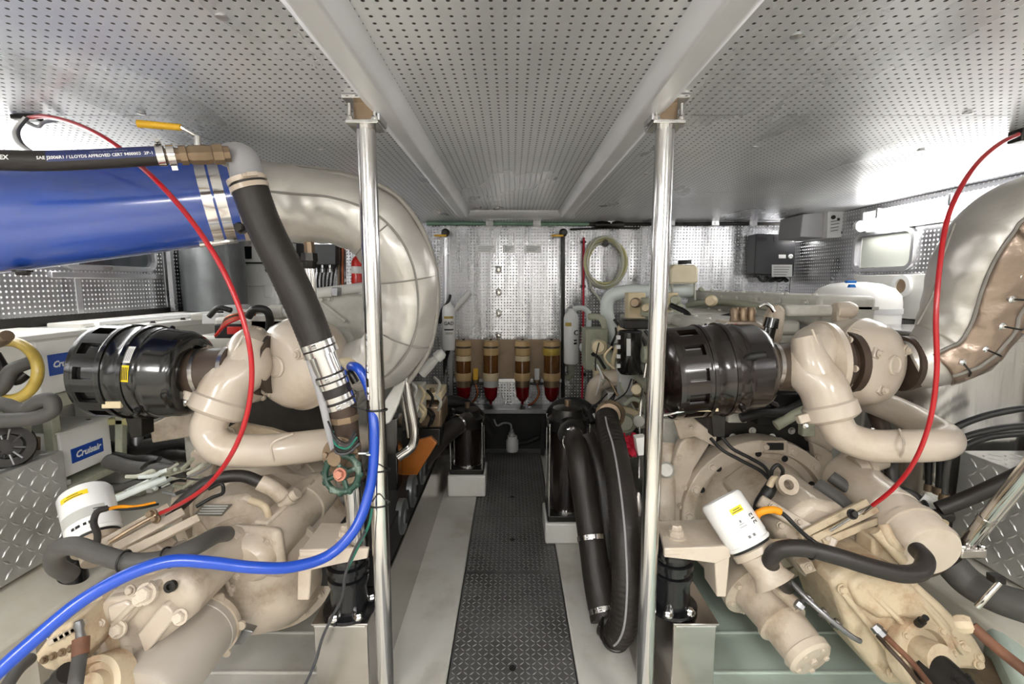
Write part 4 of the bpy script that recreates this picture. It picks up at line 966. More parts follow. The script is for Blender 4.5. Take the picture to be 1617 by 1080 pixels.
# finned cooler block
p0, p1 = W(500, 778, 1.82), W(405, 872, 1.47); A = (p1-p0).normalized(); L = (p1-p0).length
s = A.cross(V((0, 0, 1))).normalized(); n = s.cross(A); Rm = Matrix((A, s, n)).transposed()
ck = MB().lathe(p0, A, [(-.06, .05), (-.03, .075), (0, .08), (L*.2, .08), (L*.21, .086), (L*.26, .086), (L*.27, .08), (L*.88, .08), (L*.9, .08)], 40).build('oil_cooler', 'cream', gL)
MB().box(p0+A*L*.5+n*.066, (L*.8, .055, .04), Rm).build('cooler_rib', 'cream', ck, bevel=.008)
MB().box(p1-A*.01, (.045, .185, .175), Rm).build('cooler_flange', 'cream', ck, bevel=.02)
MB().lathe(p1+A*.01, A, [(0, .078), (.03, .076), (.05, .06), (.055, .001)], 36).build('cooler_cap', 'cream_clean', ck)
for a in (.8, 2.35, 3.9, 5.5): bolt(gL, p1+A*.012+s*cos(a)*.085+n*sin(a)*.08, A, .011, .012, 'cream')
b = MB(); b.pxlathe((443, 795, 1.6), (470, 778, 1.6), [(0, 9), (.4, 9), (.4, 12), (.7, 12), (.7, 9), (1, 9)], 12); b.build('hose_tail', 'cream', gL)
b = MB(); b.pxlathe((355, 842, 1.42), (375, 858, 1.42), [(0, 10), (.4, 10), (.4, 13), (.8, 13), (.8, 9), (1, 9)], 6); b.build('pipe_nut', 'cream_clean', gL, flat=True)
# top cover with nameplate
tc_ = MB(); tc_.pxpoly([(303, 812), (322, 790), (385, 782), (420, 800), (425, 822), (378, 850), (330, 848)], 1.58, .2); tc_ = tc_.build('top_cover', 'cream', gL, bevel=.015)
MB().pxpoly([(306, 814), (318, 798), (366, 797), (350, 815)], 1.572, .006).build('nameplate', 'plate_name', tc_, bevel=.001)
for k in range(4): MB().pxpoly([(312+k*3, 812-k*4), (350+k*3, 812-k*4), (351+k*3, 810-k*4), (313+k*3, 810-k*4)], 1.568, .003).build('engraving', 'label_grey', tc_)
MB().tube(P3([(395, 790, 1.55), (418, 800, 1.53), (424, 822, 1.53), (410, 838, 1.53)]), .012, 10, 5).build('pipe', 'cream_rusty', gL)
MB().tube(P3([(330, 880, 1.45), (340, 856, 1.44), (358, 846, 1.44)]), [.05, .04, .02], 16, 5).build('elbow', 'cream', gL)
# shift bracket bars
for dx, dy in ((0, 0), (22, 8), (46, 18)):
    a, c_ = W(158+dx, 862+dy*.6, 1.30), W(268+dx, 800+dy, 1.44); d = (c_-a).normalized(); s = d.cross(V((0, -1, .5))).normalized()
    MB().box((a+c_)/2, ((c_-a).length, .026, .02), Matrix((d, s, s.cross(d))).transposed()).build('shift_bracket', 'cream', gL, bevel=.003)
MB().tube(P3([(172, 856, 1.28), (210, 833, 1.32), (246, 813, 1.36)]), .006, 8, 3).build('shift_rod', 'bronze', gL)
bolt(gL, W(240, 812, 1.36), (0, -1, .5), .011, .016, 'bronze'); bolt(gL, W(247, 820, 1.36), (0, -1, .5), .009, .016, 'bronze')
MB().pxpoly([(170, 872), (225, 846), (262, 872), (205, 880)], 1.36, .06).build('bracket_foot', 'cream', gL, bevel=.006)
# output case
MB().pxpoly([(128, 985), (166, 943), (206, 936), (252, 914), (288, 912), (314, 948), (302, 978), (230, 1036), (215, 1062), (172, 1100), (126, 1100)], 1.18, .3).build('output_case', 'cream', gL, bevel=.03, seg=3)
MB().pxpoly([(205, 920), (235, 902), (300, 894), (322, 912), (318, 940), (288, 930), (254, 918)], 1.26, .2).build('rear_case', 'cream_rusty', gL, bevel=.015)
MB().pxpoly([(216, 1002), (254, 956), (262, 956), (278, 973), (232, 1032), (226, 1030)], 1.16, .04).build('cover_pad', 'cream_clean', gL, bevel=.01)
MB().pxpoly([(138, 975), (168, 946), (200, 942), (240, 922), (250, 926), (200, 985), (186, 1000), (150, 990)], 1.165, .03).build('top_pad', 'cream', gL, bevel=.01)
for x, y, r in ((221, 945, .014), (232, 937, .02), (187, 994, .016), (197, 1033, .014), (285, 974, .015), (160, 984, .008)): bolt(gL, W(x, y, 1.15), (0, -1, .4), r, r, 'cream_clean')
MB().lathe(W(272, 925, 1.17), (0, -1, .4), [(0, .015), (.012, .015), (.012, .008), (.004, .007), (.004, .001)], 18).build('socket_screw', 'dark_steel', gL)
MB().pxpoly([(50, 1040), (84, 996), (112, 982), (120, 1010), (134, 1034), (110, 1066), (70, 1058)], 1.08, .1).build('valve_block', 'cream_rusty', gL, bevel=.008)
for k in range(5): MB().pxpoly([(72+k*9, 1014-k*5), (90+k*9, 1004-k*5), (94+k*9, 1012-k*5), (76+k*9, 1022-k*5)], 1.075, .02).build('block_rib', 'cream', gL, bevel=.003)
for k in range(4): bolt(gL, W(70+k*14, 1042-k*6, 1.075), (0, -1, .4), .007, .008, 'bronze')
c = W(160, 1080, 1.08); MB().lathe(c, (-.1, -1, .5), [(-.03, .07), (.02, .068), (.025, .055), (.01, .05), (.01, .035), (.03, .033), (.03, .001)], 32).build('output_bearing', 'cream_rusty', gL)
# smooth canister
p0, p1 = W(322, 990, 1.36), W(222, 1112, 1.1); A = (p1-p0).normalized(); L = (p1-p0).length
MB().lathe(p0, A, [(-.03, .06), (-.02, .095), (0, .1), (.02, .1), (.022, .098), (L*.95, .098), (L, .09), (L+.01, .001)], 48).build('canister', 'cream_grey', gL)
MB().ring(p0-A*.01, A, .106, .08, .018, 40).build('canister_rim', 'cream', gL)
boltring(gL, p0-A*.005, -A, .11, 6, .011, .012, 'cream')
MB().pxpoly([(348, 1012), (378, 992), (400, 998), (380, 1018), (352, 1022)], 1.4, .03).build('bracket', 'alu_dark', gL, bevel=.003)
b = MB(); b.pxlathe((138, 950, 1.3), (172, 938, 1.28), [(0, 9), (.3, 14), (.7, 14), (.72, 10), (1, 10)], 14); b.build('plug_fitting', 'cream_rusty', gL)
b = MB(); b.pxlathe((80, 1085, 1.05), (108, 1062, 1.05), [(0, 14), (.6, 14), (.62, 18), (1, 18)], 20); b.build('output_coupling', 'dark_steel', gL)

# spin-on filter by the chequered box
p0, p1 = W(133, 778, 1.50), W(152, 850, 1.42); r = PR(37, 1.46)
fL, A, L = can('oil_filter', 'white spin-on filter canister with yellow sticker beside the chequer plate box', 'filter', p0, p1, r)
fn = on_cyl(p1+A*L*.5, A, r, (.45, -1, .35))
patch('sticker', lambda x, y: fn(x-.004, y+.048), .075, .016, 'yellow', fL, 14)
for k in range(2): patch('print', lambda x, y, k=k: fn(x-.004, y+.044+k*.007)+V((0, -.0008, 0)), .05-.02*k, .0022, 'ink', fL, 12)
patch('print_band', lambda x, y: fn(x, y-.022), .13, .034, 'label_grey', fL, 20)
for k, (xo, ww) in enumerate(((-.024, .009), (-.01, .012), (.008, .008), (.02, .006))): patch('print', lambda x, y, xo=xo: fn(x+xo, y-.058)+V((0, -.0006, 0)), ww, .009, 'ink', fL, 3)
for k in range(3): patch('print', lambda x, y, k=k: fn(x+.05, y-.018-k*.008)+V((0, -.0008, 0)), .03, .003, 'ink', fL, 6)
MB().lathe(p1, -A, [(0, r*.7), (.01, r*.93), (.03, r*.93), (.035, r*.7), (.07, r*.7)], 30).build('filter_head', 'cream', gL)

# outboard rail and foot of the port gearbox
oL = thing('engine_bed_rail', 'steel rail with rubber foot beneath the grey hose and the blue hose', 'engine bed', (-1.5, 1.5, 0))
q = [WZ(18, 1000, .26), WZ(120, 935, .26), WZ(160, 945, .26), WZ(75, 1008, .26)]
MB().prism(q, (0, 0, -.2)).build('rail', 'stainless_brushed', oL, bevel=.004)
c = WZ(118, 935, .26); MB().lathe(c, (0, 0, 1), [(0, .07), (.02, .07), (.03, .05), (.09, .045), (.1, .055), (.14, .05)], 30).build('rubber_foot', 'mount_black', oL)
c = WZ(86, 955, .262); bolt(oL, c, (0, 0, 1), .022, .02, 'cream_clean', 'nut')

# ---- lagged exhaust bend, blue exhaust pipe
pth = P3([(418, 318, 1.66), (470, 322, 1.68), (530, 328, 1.70), (590, 352, 1.72), (628, 400, 1.74), (642, 460, 1.76), (636, 520, 1.78), (604, 566, 1.80), (560, 580, 1.82)])
rl = [PR(60, 1.68), PR(58, 1.68), PR(56, 1.7), PR(57, 1.7), PR(56, 1.74), PR(53, 1.76), PR(52, 1.78), PR(47, 1.8), PR(40, 1.8)]
lgL = lagging('silver padded exhaust bend behind the polished post joining the blue exhaust pipe', pth, rl, 8.4, 'blanket', 0)
sf = surf(pth, rl, 14, (.25, -.9, -.15))
for a_ in (-.25,): MB().tube([sf(.06+.9*q/40, a_, .003) for q in range(41)], .0035, 8, 2).build('seam', 'seam', lgL)
MB().tube(P3([(428, 262, 1.62), (500, 270, 1.63), (560, 280, 1.64), (622, 306, 1.66), (664, 358, 1.69), (688, 430, 1.72), (689, 500, 1.74), (676, 556, 1.76), (645, 604, 1.78)]), .009, 10, 10).build('edge_seam', 'seam', lgL)
for s0, a0_, a1_ in ((.42, -.25, 1.2), (.58, -1.2, 1.25), (.76, -1.1, 1.2)):
    MB().tube([sf(s0, a0_+(a1_-a0_)*q/10, .0015) for q in range(11)], .0022, 8, 3).build('stitched_crease', 'seam', lgL)
bt = thing('exhaust_pipe', 'large glossy blue exhaust pipe with steel clamps under the black hose', 'pipe', W(180, 420, 1.5))
p0, p1 = W(-95, 357, 1.30), W(372, 316, 1.62); A = (p1-p0).normalized(); L = (p1-p0).length; r = PR(62, 1.62)
MB().lathe(p0, A, [(0, r*1.06), (L*.3, r*1.05), (L*.7, r*1.02), (L, r)], 64).build('blue_pipe', 'blue_tube', bt)
for f in (.895, .945):
    MB().ring(p0+A*L*f, A, r*1.035, r*.99, .028, 64).build('hose_clamp', 'stainless', bt)
    bolt(bt, p0+A*L*f+V((0, -.05, -r*1.02)), A, .008, .05, 'stainless', 'clamp_screw')
MB().lathe(p1, A, [(-.004, r*.97), (0, r*1.0), (.05, r*1.0), (.052, r*1.04), (.075, r*1.04), (.077, r*.9)], 56).build('end_flange', 'cream_clean', bt)
bolt(bt, p1+A*.06+V((0.0, -.1, -r*.8)), (0, -1, 0), .016, .02, 'dark_steel')
bolt(bt, W(36, 428, 1.33), (0, 0, -1), .016, .012, 'dark_steel')

for a_, b_, Yd in (((150, 985), (176, 1070), 1.17), ((300, 915), (310, 960), 1.24), ((330, 870), (366, 940), 1.44), ((240, 920), (180, 985), 1.16)):
    MB().tube([W(*a_, Yd), W((a_[0]+b_[0])/2+3, (a_[1]+b_[1])/2, Yd-.006), W(*b_, Yd)], .008, 10, 3).build('casting_rib', 'cream', gL)
for x, y, Yd in ((262, 905, 1.25), (285, 902, 1.25), (310, 925, 1.25), (214, 1050, 1.17), (150, 1000, 1.17), (345, 870, 1.44), (365, 930, 1.44), (338, 945, 1.44), (140, 1040, 1.17), (206, 932, 1.17)):
    bolt(gL, W(x, y, Yd), (0, -1, .35), .0105, .01, 'cream')
MB().tube(P3([(200, 900, 1.3), (240, 896, 1.28), (285, 890, 1.28), (318, 888, 1.3)]), .01, 12, 4).build('oil_pipe', 'cream_rusty', gL)
for k in range(14):
    a = 2*pi*k/14; A_ = V((.15, -1, -.12)).normalized(); _, u_, w_ = frame(A_); bolt(gL, W(415, 905, 1.62)+(u_*cos(a)+w_*sin(a))*.215+A_*.02, A_, .011, .01, 'cream')
MB().ring(W(415, 905, 1.62), (.15, -1, -.12), .245, .2, .02, 56).build('bell_flange', 'cream', gL)

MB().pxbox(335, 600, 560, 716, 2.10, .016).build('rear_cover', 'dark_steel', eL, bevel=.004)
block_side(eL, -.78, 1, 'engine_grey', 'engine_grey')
# bolts and pads that break up the castings
for x, y, Yd, r_ in ((322, 905, 1.44, .013), (352, 895, 1.44, .011), (382, 872, 1.44, .012), (376, 905, 1.43, .014)): bolt(gL, W(x, y, Yd), (0, -1, .4), r_, r_, 'cream_clean')
MB().pxpoly([(168, 960), (196, 950), (214, 958), (196, 982), (172, 984)], 1.155, .03).build('breather_pad', 'cream_clean', gL, bevel=.006)
MB().pxpoly([(150, 1012), (176, 1000), (184, 1030), (160, 1046)], 1.165, .03).build('side_pad', 'cream_rusty', gL, bevel=.006)

# ================================================================ posts, hoses and cables
def post(x, label, cy):
    t = thing('support_post', label, 'post', (x, 1.4, 0))
    MB().lathe((x, 1.4, .004), (0, 0, 1), [(0, .06), (.01, .06), (.012, .0265), (1.873, .0265)], 40).build('pole', 'stainless', t)
    MB().box((x, 1.4, 1.882), (.088, .088, .01)).build('lower_plate', 'stainless', t, bevel=.002)
    MB().box((x, 1.4, H-.006), (.1, .1, .010)).build('upper_plate', 'stainless', t, bevel=.002)
    MB().box((x, 1.41, 1.915), (.06, .05, .056)).build('clamp_block', 'bronze', t, bevel=.003)
    MB().box((x+(.045 if x < 0 else -.045), 1.4, 1.915), (.006, .08, .056)).build('side_web', 'alu', t, bevel=.001)
    for sx in (-1, 1):
        for sy in (-1, 1):
            MB().cyl((x+sx*.034, 1.4+sy*.034, 1.887), (x+sx*.034, 1.4+sy*.034, 1.93), .005, 10).build('threaded_rod', 'stainless', t)
            bolt(t, (x+sx*.034, 1.4+sy*.034, 1.888), (0, 0, 1), .009, .01, 'stainless', 'nut')
    return t
post(-.405, 'polished steel post with bolted head plate standing before the padded exhaust bend', 0)
post(.425, 'polished steel post with bolted head plate standing before the brown air filter drum', 0)

def hose(name, label, cat, pts, r, mm, n=16, k=8, rf=None, part='hose'):
    P = P3(pts); t = thing(name, label, cat, P[len(P)//2]); MB().tube(P, r, n, k, rf=rf).build(part, mm, t); return t, P
# printed black hose over the blue pipe with its ball valve
pts = [(-60, 250, 1.10), (0, 253, 1.12), (80, 254, 1.15), (160, 251, 1.19), (230, 247, 1.22), (262, 246, 1.24)]
hT, P = hose('printed_hose', 'black rubber hose with white printing and a yellow-handled ball valve', 'hose', pts, .0225, 'hose_black', 28, 12)
Ps = spline(P, 12)
ln = [0.]
for i in range(1, len(Ps)): ln.append(ln[-1]+(Ps[i]-Ps[i-1]).length)
def hose_fn(s0, ang, r=.0225, sgn=1):
    def f(x, y):
        s = s0+x; i = 0
        while i < len(ln)-2 and ln[i+1] < s: i += 1
        q = (s-ln[i])/max(ln[i+1]-ln[i], 1e-6); c = Ps[i]*(1-q)+Ps[i+1]*q; T = (Ps[i+1]-Ps[i]).normalized()
        bk = V((0, -1, 0)); bk = (bk-T*bk.dot(T)).normalized(); up = T.cross(bk)*-1
        if up.z < 0: up = -up
        a = ang+y/r
        return c+(bk*cos(a)+up*sin(a))*(r+.0012)
    return f
patch('print_band', hose_fn(ln[-1]*.69, .28, .0219), ln[-1]*.56, .027, 'navy', hT, 60, 6)
text('SAE J2006R1 / LLOYDS APPROVED CERT 9400003  2P-1', .0092, hose_fn(ln[-1]*.655, .02), 'print_white', hT, bold=.0002)
text('- --- -- ----  --- -- --- - ---- -- --- --', .0058, hose_fn(ln[-1]*.72, .46), 'print_white', hT)
text('-FLEX', .013, hose_fn(ln[-1]*.2, .05), 'print_white', hT, bold=.0004)
d = (P[-1]-P[-2]).normalized()
for f, w_ in ((-.01, .016), (.012, .016)): clamp(hT, P[-1]+d*f, d, .0235, w_, 'stainless', 1.4 if f < 0 else -1.4)
vb = MB().lathe(P[-1], d, [(0, .018), (.03, .018), (.03, .024), (.045, .024), (.046, .02), (.055, .024), (.085, .025), (.1, .022), (.102, .026), (.125, .026), (.126, .02), (.14, .02)], 8).build('ball_valve', 'bronze', hT)
vs_ = P[-1]+d*.07
MB().cyl(vs_+V((0, 0, .02)), vs_+V((0, 0, .045)), .008, 12).build('valve_stem', 'stainless', vb)
hp = [vs_+V((.0, 0, .044)), vs_+V((-.012, -.01, .052)), vs_+V((-.03, -.015, .062)), vs_+V((-.125, -.03, .066))]
MB().tube(hp[:3], .0045, 8, 3).build('handle_bar', 'stainless', vb)
MB().tube(hp[2:], [.008, .0095], 12, 1).build('handle', 'yellow_handle', vb)

# big black wet hose down to the gate valve
pts = [(352, 250, 1.36), (366, 243, 1.35), (384, 252, 1.35), (392, 290, 1.35), (415, 352, 1.355), (448, 420, 1.36), (480, 490, 1.37), (506, 555, 1.38)]
P = P3(pts)
hB = thing('suction_hose', 'thick ribbed black hose hanging from a grey elbow in front of the beige turbocharger', 'hose', P[-1])
MB().tube(P[:4], [.024, .03, .04, .041], 22, 8).build('elbow', 'grey_plastic', hB)
MB().tube(P[3:], .0465, 30, 22, rf=lambda s, a, q: 1+.012*sin(s*2*pi/.011)+.015*noise.noise(V((s*14, cos(a), sin(a))))).build('hose', 'hose_black', hB)
d = (P[4]-P[3]).normalized()
for f in (-.008, .012): clamp(hB, P[3]+d*f, d, .048, .013, 'cream_clean', 2.4 if f < 0 else -.3)
d = (P[-1]-P[-2]).normalized()
for f in (-.022, .0): clamp(hB, P[-1]+d*f, d, .0475, .017, 'stainless', 2.6 if f < 0 else -.5)
q = P[-1]
MB().lathe(q, d, [(-.01, .04), (.075, .04)], 32).build('steel_pipe', 'stainless', hB)
MB().tube([q+d*.068, q+d*.12, q+d*.165], .044, 26, 4).build('short_hose', 'hose_black', hB)
for f in (.08, .1, .142, .165): clamp(hB, q+d*f, d, .0455, .015, 'stainless', 2.6 if f in (.08, .165) else -.4)
e = q+d*.165
# gate valve with green handwheel
gv = thing('gate_valve', 'bronze gate valve with a green handwheel below the thick black hose', 'valve', W(545, 760, 1.4))
v0 = e; v1 = W(556, 760, 1.40); v2 = W(566, 868, 1.46)
MB().tube([v0, v0+(v1-v0)*.35, v0+(v1-v0)*.7, v1], [.044, .04, .036, .036], 24, 4).build('valve_body', 'dark_brown', gv)
for f_, r_ in ((.18, .047), (.55, .042), (.92, .043)): MB().lathe(v0+(v1-v0)*f_, v1-v0, [(-.009, r_), (.009, r_)], 8).build('hex_collar', 'bronze', gv, flat=True)
MB().tube([v1, (v1+v2)/2, v2], .028, 20, 3).build('tail_pipe', 'stainless', gv)
MB().tube([v1+V((.025, .02, 0)), (v1+v2)/2+V((.03, .03, 0)), v2+V((.03, .02, 0))], .016, 16, 3).build('side_pipe', 'dark_steel', gv)
hc = W(540, 748, 1.31); bc = W(543, 718, 1.37)
MB().lathe(bc+V((0, .02, 0)), (-.1, -1, .1), [(0, .03), (.02, .055), (.04, .055), (.045, .03), (.08, .02)], 28).build('bonnet', 'bronze', gv)
MB().tube([bc, hc], .009, 12, 1).build('stem', 'bronze', gv)
ax = V((-.12, -1, .25)).normalized(); A_, u_, w_ = frame(ax)
wh = MB().torus(hc, ax, .05, .009, 40, 10).build('handwheel', 'green_wheel', gv)
for k in range(12):
    a = 2*pi*k/12; MB().sphere(hc+(u_*cos(a)+w_*sin(a))*.054, .0095, 10, 6).build('grip', 'green_wheel', wh)
for k in range(4):
    a = 2*pi*k/4+.4; MB().tube([hc, hc+(u_*cos(a)+w_*sin(a))*.05], .0075, 8, 1).build('spoke', 'green_wheel', wh)
MB().lathe(hc-ax*.01, ax, [(0, .02), (.016, .02), (.02, .012)], 18).build('hub', 'green_wheel', wh)
bolt(gv, hc+ax*.012, ax, .014, .014, 'pink_bronze', 'wheel_nut')
for k in range(4): bolt(gv, bc+ax*.02+(u_*cos(k*1.57)+w_*sin(k*1.57))*.043, ax, .009, .012, 'bronze')
for k in range(5):
    MB().tube(P3([(518+k*4, 665+k*8, 1.33), (530, 690+k*6, 1.31), (548, 700+k*4, 1.31), (560+k*2, 680+k*5, 1.33)]), .0032, 6, 5).build('bonding_wire', ('black_rubber', 'grey_dark_plastic', 'green_wire')[k % 3], gv)
# grey conduit beside it
cdt, _ = hose('conduit', 'thin grey conduit running down beside the thick black hose to the green handwheel', 'conduit', [(474, 500, 1.40), (487, 560, 1.375), (505, 620, 1.36), (522, 690, 1.35), (532, 725, 1.36)], .0105, 'grey_plastic', 14, 5)
# blue water hose
pts = [(551, 578, 1.46), (566, 582, 1.43), (582, 612, 1.42), (590, 660, 1.38), (590, 725, 1.35), (582, 780, 1.32), (560, 836, 1.28), (520, 876, 1.24), (462, 895, 1.18), (400, 896, 1.13), (330, 888, 1.09), (270, 886, 1.06), (205, 906, 1.02), (130, 948, .97), (60, 1005, .92), (-10, 1068, .87), (-40, 1100, .85)]
hBl, P = hose('water_hose', 'bright blue hose curving from the post down across the gearbox', 'hose', pts, .0145, 'blue_hose', 20, 8)
b = MB(); b.pxlathe((540, 572, 1.49), (554, 579, 1.455), [(0, 8), (.4, 9), (.5, 12), (1, 12)], 12); b.build('end_fitting', 'tan_light', hBl)
MB().tube(P3([(545, 600, 1.45), (552, 590, 1.44), (562, 604, 1.44)]), .012, 10, 4).build('fitting', 'dark_steel', hBl)
def tie(parent, c, ax, R, mm='black_rubber', tail=None):
    o = MB().torus(c, ax, R, .0028, 28, 6).build('cable_tie', mm, parent)
    if tail: MB().tube(tail, .0025, 6, 3).build('tie_tail', mm, o)
tie(hBl, W(595, 647, 1.40), (0, .1, 1), .03, tail=P3([(576, 647, 1.37), (560, 642, 1.37), (546, 640, 1.37)]))
tie(hBl, W(597, 742, 1.375), (0, .2, 1), .034)
tie(hBl, W(588, 716, 1.36), (0, .1, 1), .017, 'pale_pipe', P3([(578, 716, 1.33), (566, 716, 1.33)]))
tie(hBl, W(598, 795, 1.36), (0, .1, 1), .032)
# red shift cables
def cable(label, pts, endm):
    P = P3(pts); t = thing('control_cable', label, 'cable', P[-1]); MB().tube(P, .0062, 14, 10).build('sheath', 'red_cable', t)
    d = (P[-1]-P[-2]).normalized(); MB().cyl(P[-1]-d*.005, P[-1]+d*.05, .0055, 12).build('ferrule', 'stainless', t)
    return t, P
cL, P = cable('red control cable arching over the blue exhaust pipe to the gearbox', [(46, 186, 1.47), (70, 184, 1.44), (120, 196, 1.38), (175, 224, 1.31), (215, 256, 1.27), (265, 304, 1.22), (315, 366, 1.18), (355, 432, 1.16), (384, 505, 1.15), (397, 570, 1.15), (393, 640, 1.17), (372, 705, 1.2), (330, 764, 1.26), (282, 797, 1.32), (254, 810, 1.36)], 0)
p = WZ(42, 182, H)
MB().box(p+V((.0, 0, -.008)), (.07, .035, .014)).build('ceiling_clip', 'dark_steel', cL, bevel=.003)
MB().tube([p+V((-.02, 0, -.01)), p+V((.02, .01, -.03)), p+V((.05, .0, -.02)), p+V((.09, .02, -.006))], .005, 8, 4).build('cable_tie', 'grey_plastic', cL)
MB().tube(P3([(40, 186, 1.46), (24, 205, 1.44), (28, 225, 1.40), (48, 240, 1.36), (58, 248, 1.34)]), .0055, 10, 6).build('grey_wire', 'grey_light', cL)
MB().tube(P3([(44, 186, 1.46), (30, 205, 1.44), (34, 225, 1.41), (54, 242, 1.37)]), .004, 10, 6).build('grey_wire', 'grey_dark_plastic', cL)
cR, P = cable('red control cable hanging past the padded exhaust elbow to the rust-marked gearbox', [(1608, 212, 1.50), (1580, 226, 1.46), (1545, 256, 1.40), (1515, 300, 1.34), (1495, 350, 1.30), (1484, 420, 1.27), (1478, 500, 1.25), (1479, 590, 1.25), (1467, 670, 1.27), (1442, 732, 1.31), (1408, 774, 1.37), (1378, 798, 1.42)], 0)
p = WZ(1613, 205, H); MB().box(p+V((0, 0, -.02)), (.04, .05, .04)).build('ceiling_clip', 'dark_steel', cR, bevel=.004)

# hoses on the starboard gearbox
h, _ = hose('oil_hose', 'dark brown rubber hose looping in front of the oil cooler', 'hose', [(1244, 926, 1.42), (1226, 906, 1.38), (1216, 884, 1.35), (1232, 868, 1.33), (1270, 866, 1.31), (1320, 878, 1.28), (1375, 895, 1.26), (1422, 906, 1.25), (1452, 903, 1.26), (1461, 884, 1.30), (1448, 868, 1.35)], PR(14, 1.3), 'hose_black', 22, 8)
for x, y in ((1280, 868), ): tie(h, W(x, y, 1.305), (1, 0, -.1), PR(15, 1.3))
h, _ = hose('sensor_lead', 'black cable with orange loom beside the white filter canister', 'cable', [(1228, 806, 1.44), (1240, 814, 1.44), (1250, 824, 1.43), (1275, 848, 1.42), (1296, 864, 1.4), (1252, 858, 1.4)], .007, 'black_rubber', 10, 6)
MB().tube(P3([(1193, 826, 1.46), (1196, 812, 1.45), (1208, 806, 1.44), (1222, 805, 1.44), (1232, 808, 1.44)]), .0115, 14, 6).build('orange_loom', 'orange', h)
h, _ = hose('sensor_lead', 'pair of thin black cables across the bolted flywheel housing', 'cable', [(1122, 692, 1.86), (1140, 710, 1.85), (1172, 728, 1.8), (1202, 744, 1.74), (1216, 758, 1.7)], .007, 'black_rubber', 10, 6)
MB().tube(P3([(1140, 690, 1.86), (1156, 708, 1.84), (1186, 724, 1.79), (1208, 738, 1.74), (1218, 756, 1.7)]), .007, 10, 6).build('second_cable', 'black_rubber', h)
MB().tube(P3([(1219, 762, 1.69), (1219, 742, 1.68), (1228, 734, 1.68), (1236, 742, 1.68), (1233, 758, 1.69)]), .007, 10, 6).build('cable_loop', 'black_rubber', h)
MB().tube(P3([(1222, 760, 1.62), (1212, 778, 1.6), (1198, 796, 1.6), (1192, 812, 1.6)]), [.018, .022, .016, .01], 12, 4).build('taped_joint', 'black_rubber', h)
# hoses on the port gearbox
h, _ = hose('oil_hose', 'thick grey rubber hose tied to the blue hose above the steel rail', 'hose', [(112, 908, 1.22), (88, 892, 1.18), (92, 868, 1.15), (118, 862, 1.14), (160, 876, 1.13), (212, 888, 1.12), (262, 882, 1.14), (306, 864, 1.19), (340, 846, 1.28), (358, 843, 1.37)], PR(15, 1.14), 'hose_grey', 22, 8)
for x, y, a in ((196, 886, (1, 0, -.1)), (266, 880, (1, 0, .4))): tie(h, W(x, y, 1.115 if x < 200 else 1.135), a, PR(16.5, 1.13))
h, _ = hose('sensor_lead', 'black and orange cable plugged in beside the white oil filter canister', 'cable', [(104, 866, 1.16), (128, 860, 1.2), (150, 862, 1.22), (154, 845, 1.24), (148, 825, 1.26), (154, 808, 1.28), (170, 802, 1.3)], .0085, 'hose_black', 12, 6)
MB().tube(P3([(168, 804, 1.3), (190, 800, 1.33), (215, 800, 1.36), (245, 794, 1.4)]), .005, 10, 5).build('orange_loom', 'orange', h)
MB().tube(P3([(168, 802, 1.3), (190, 804, 1.33), (222, 802, 1.36), (250, 796, 1.4)]), .004, 10, 5).build('black_loom', 'black_rubber', h)
h, _ = hose('coolant_hose', 'black hose arching into the beige cooler behind the red cable', 'hose', [(270, 812, 1.5), (292, 790, 1.5), (318, 768, 1.52), (350, 754, 1.54), (385, 752, 1.56), (412, 762, 1.57)], PR(10, 1.54), 'hose_black', 18, 7)
MB().tube(P3([(410, 761, 1.57), (432, 772, 1.58), (446, 784, 1.59)]), PR(13, 1.58), 18, 4).build('hose_tail', 'cream', h)
MB().tube(P3([(330, 772, 1.5), (350, 764, 1.5), (352, 778, 1.5), (334, 786, 1.5), (310, 800, 1.48)]), .006, 10, 5).build('lead', 'black_rubber', h)
h, _ = hose('drain_hose', 'short dark hose with rusty collar hanging on the beige valve block', 'hose', [(128, 1012, 1.06), (126, 1035, 1.04), (120, 1075, 1.0), (116, 1110, .98)], PR(11, 1.04), 'hose_grey', 16, 6)
MB().tube(P3([(128, 1008, 1.06), (127, 1035, 1.04)]), PR(12.5, 1.04), 16, 2).build('collar', 'rust', h)
b = MB(); b.pxlathe((124, 980, 1.07), (128, 1010, 1.06), [(0, 6), (.3, 8), (.5, 6), (1, 8)], 10); b.build('fitting', 'alu_dark', h)
h, _ = hose('drain_hose', 'dark hose leaving the valve block towards the steel rail', 'hose', [(48, 1040, 1.04), (28, 1058, 1.0), (10, 1085, .97), (0, 1110, .95)], PR(10, 1.0), 'hose_grey', 16, 6)
h, _ = hose('bonding_cable', 'thin grey green cable hanging over the steel box rail beside the post', 'cable', [(576, 840, 1.33), (560, 868, 1.33), (546, 905, 1.34), (540, 945, 1.36), (524, 975, 1.38), (508, 1010, 1.38), (498, 1045, 1.36), (478, 1090, 1.34)], .0045, 'grey_dark_plastic', 10, 6)
MB().tube(P3([(588, 800, 1.35), (582, 830, 1.34), (566, 862, 1.33), (548, 900, 1.34)]), .004, 8, 5).build('green_wire', 'green_wire', h)

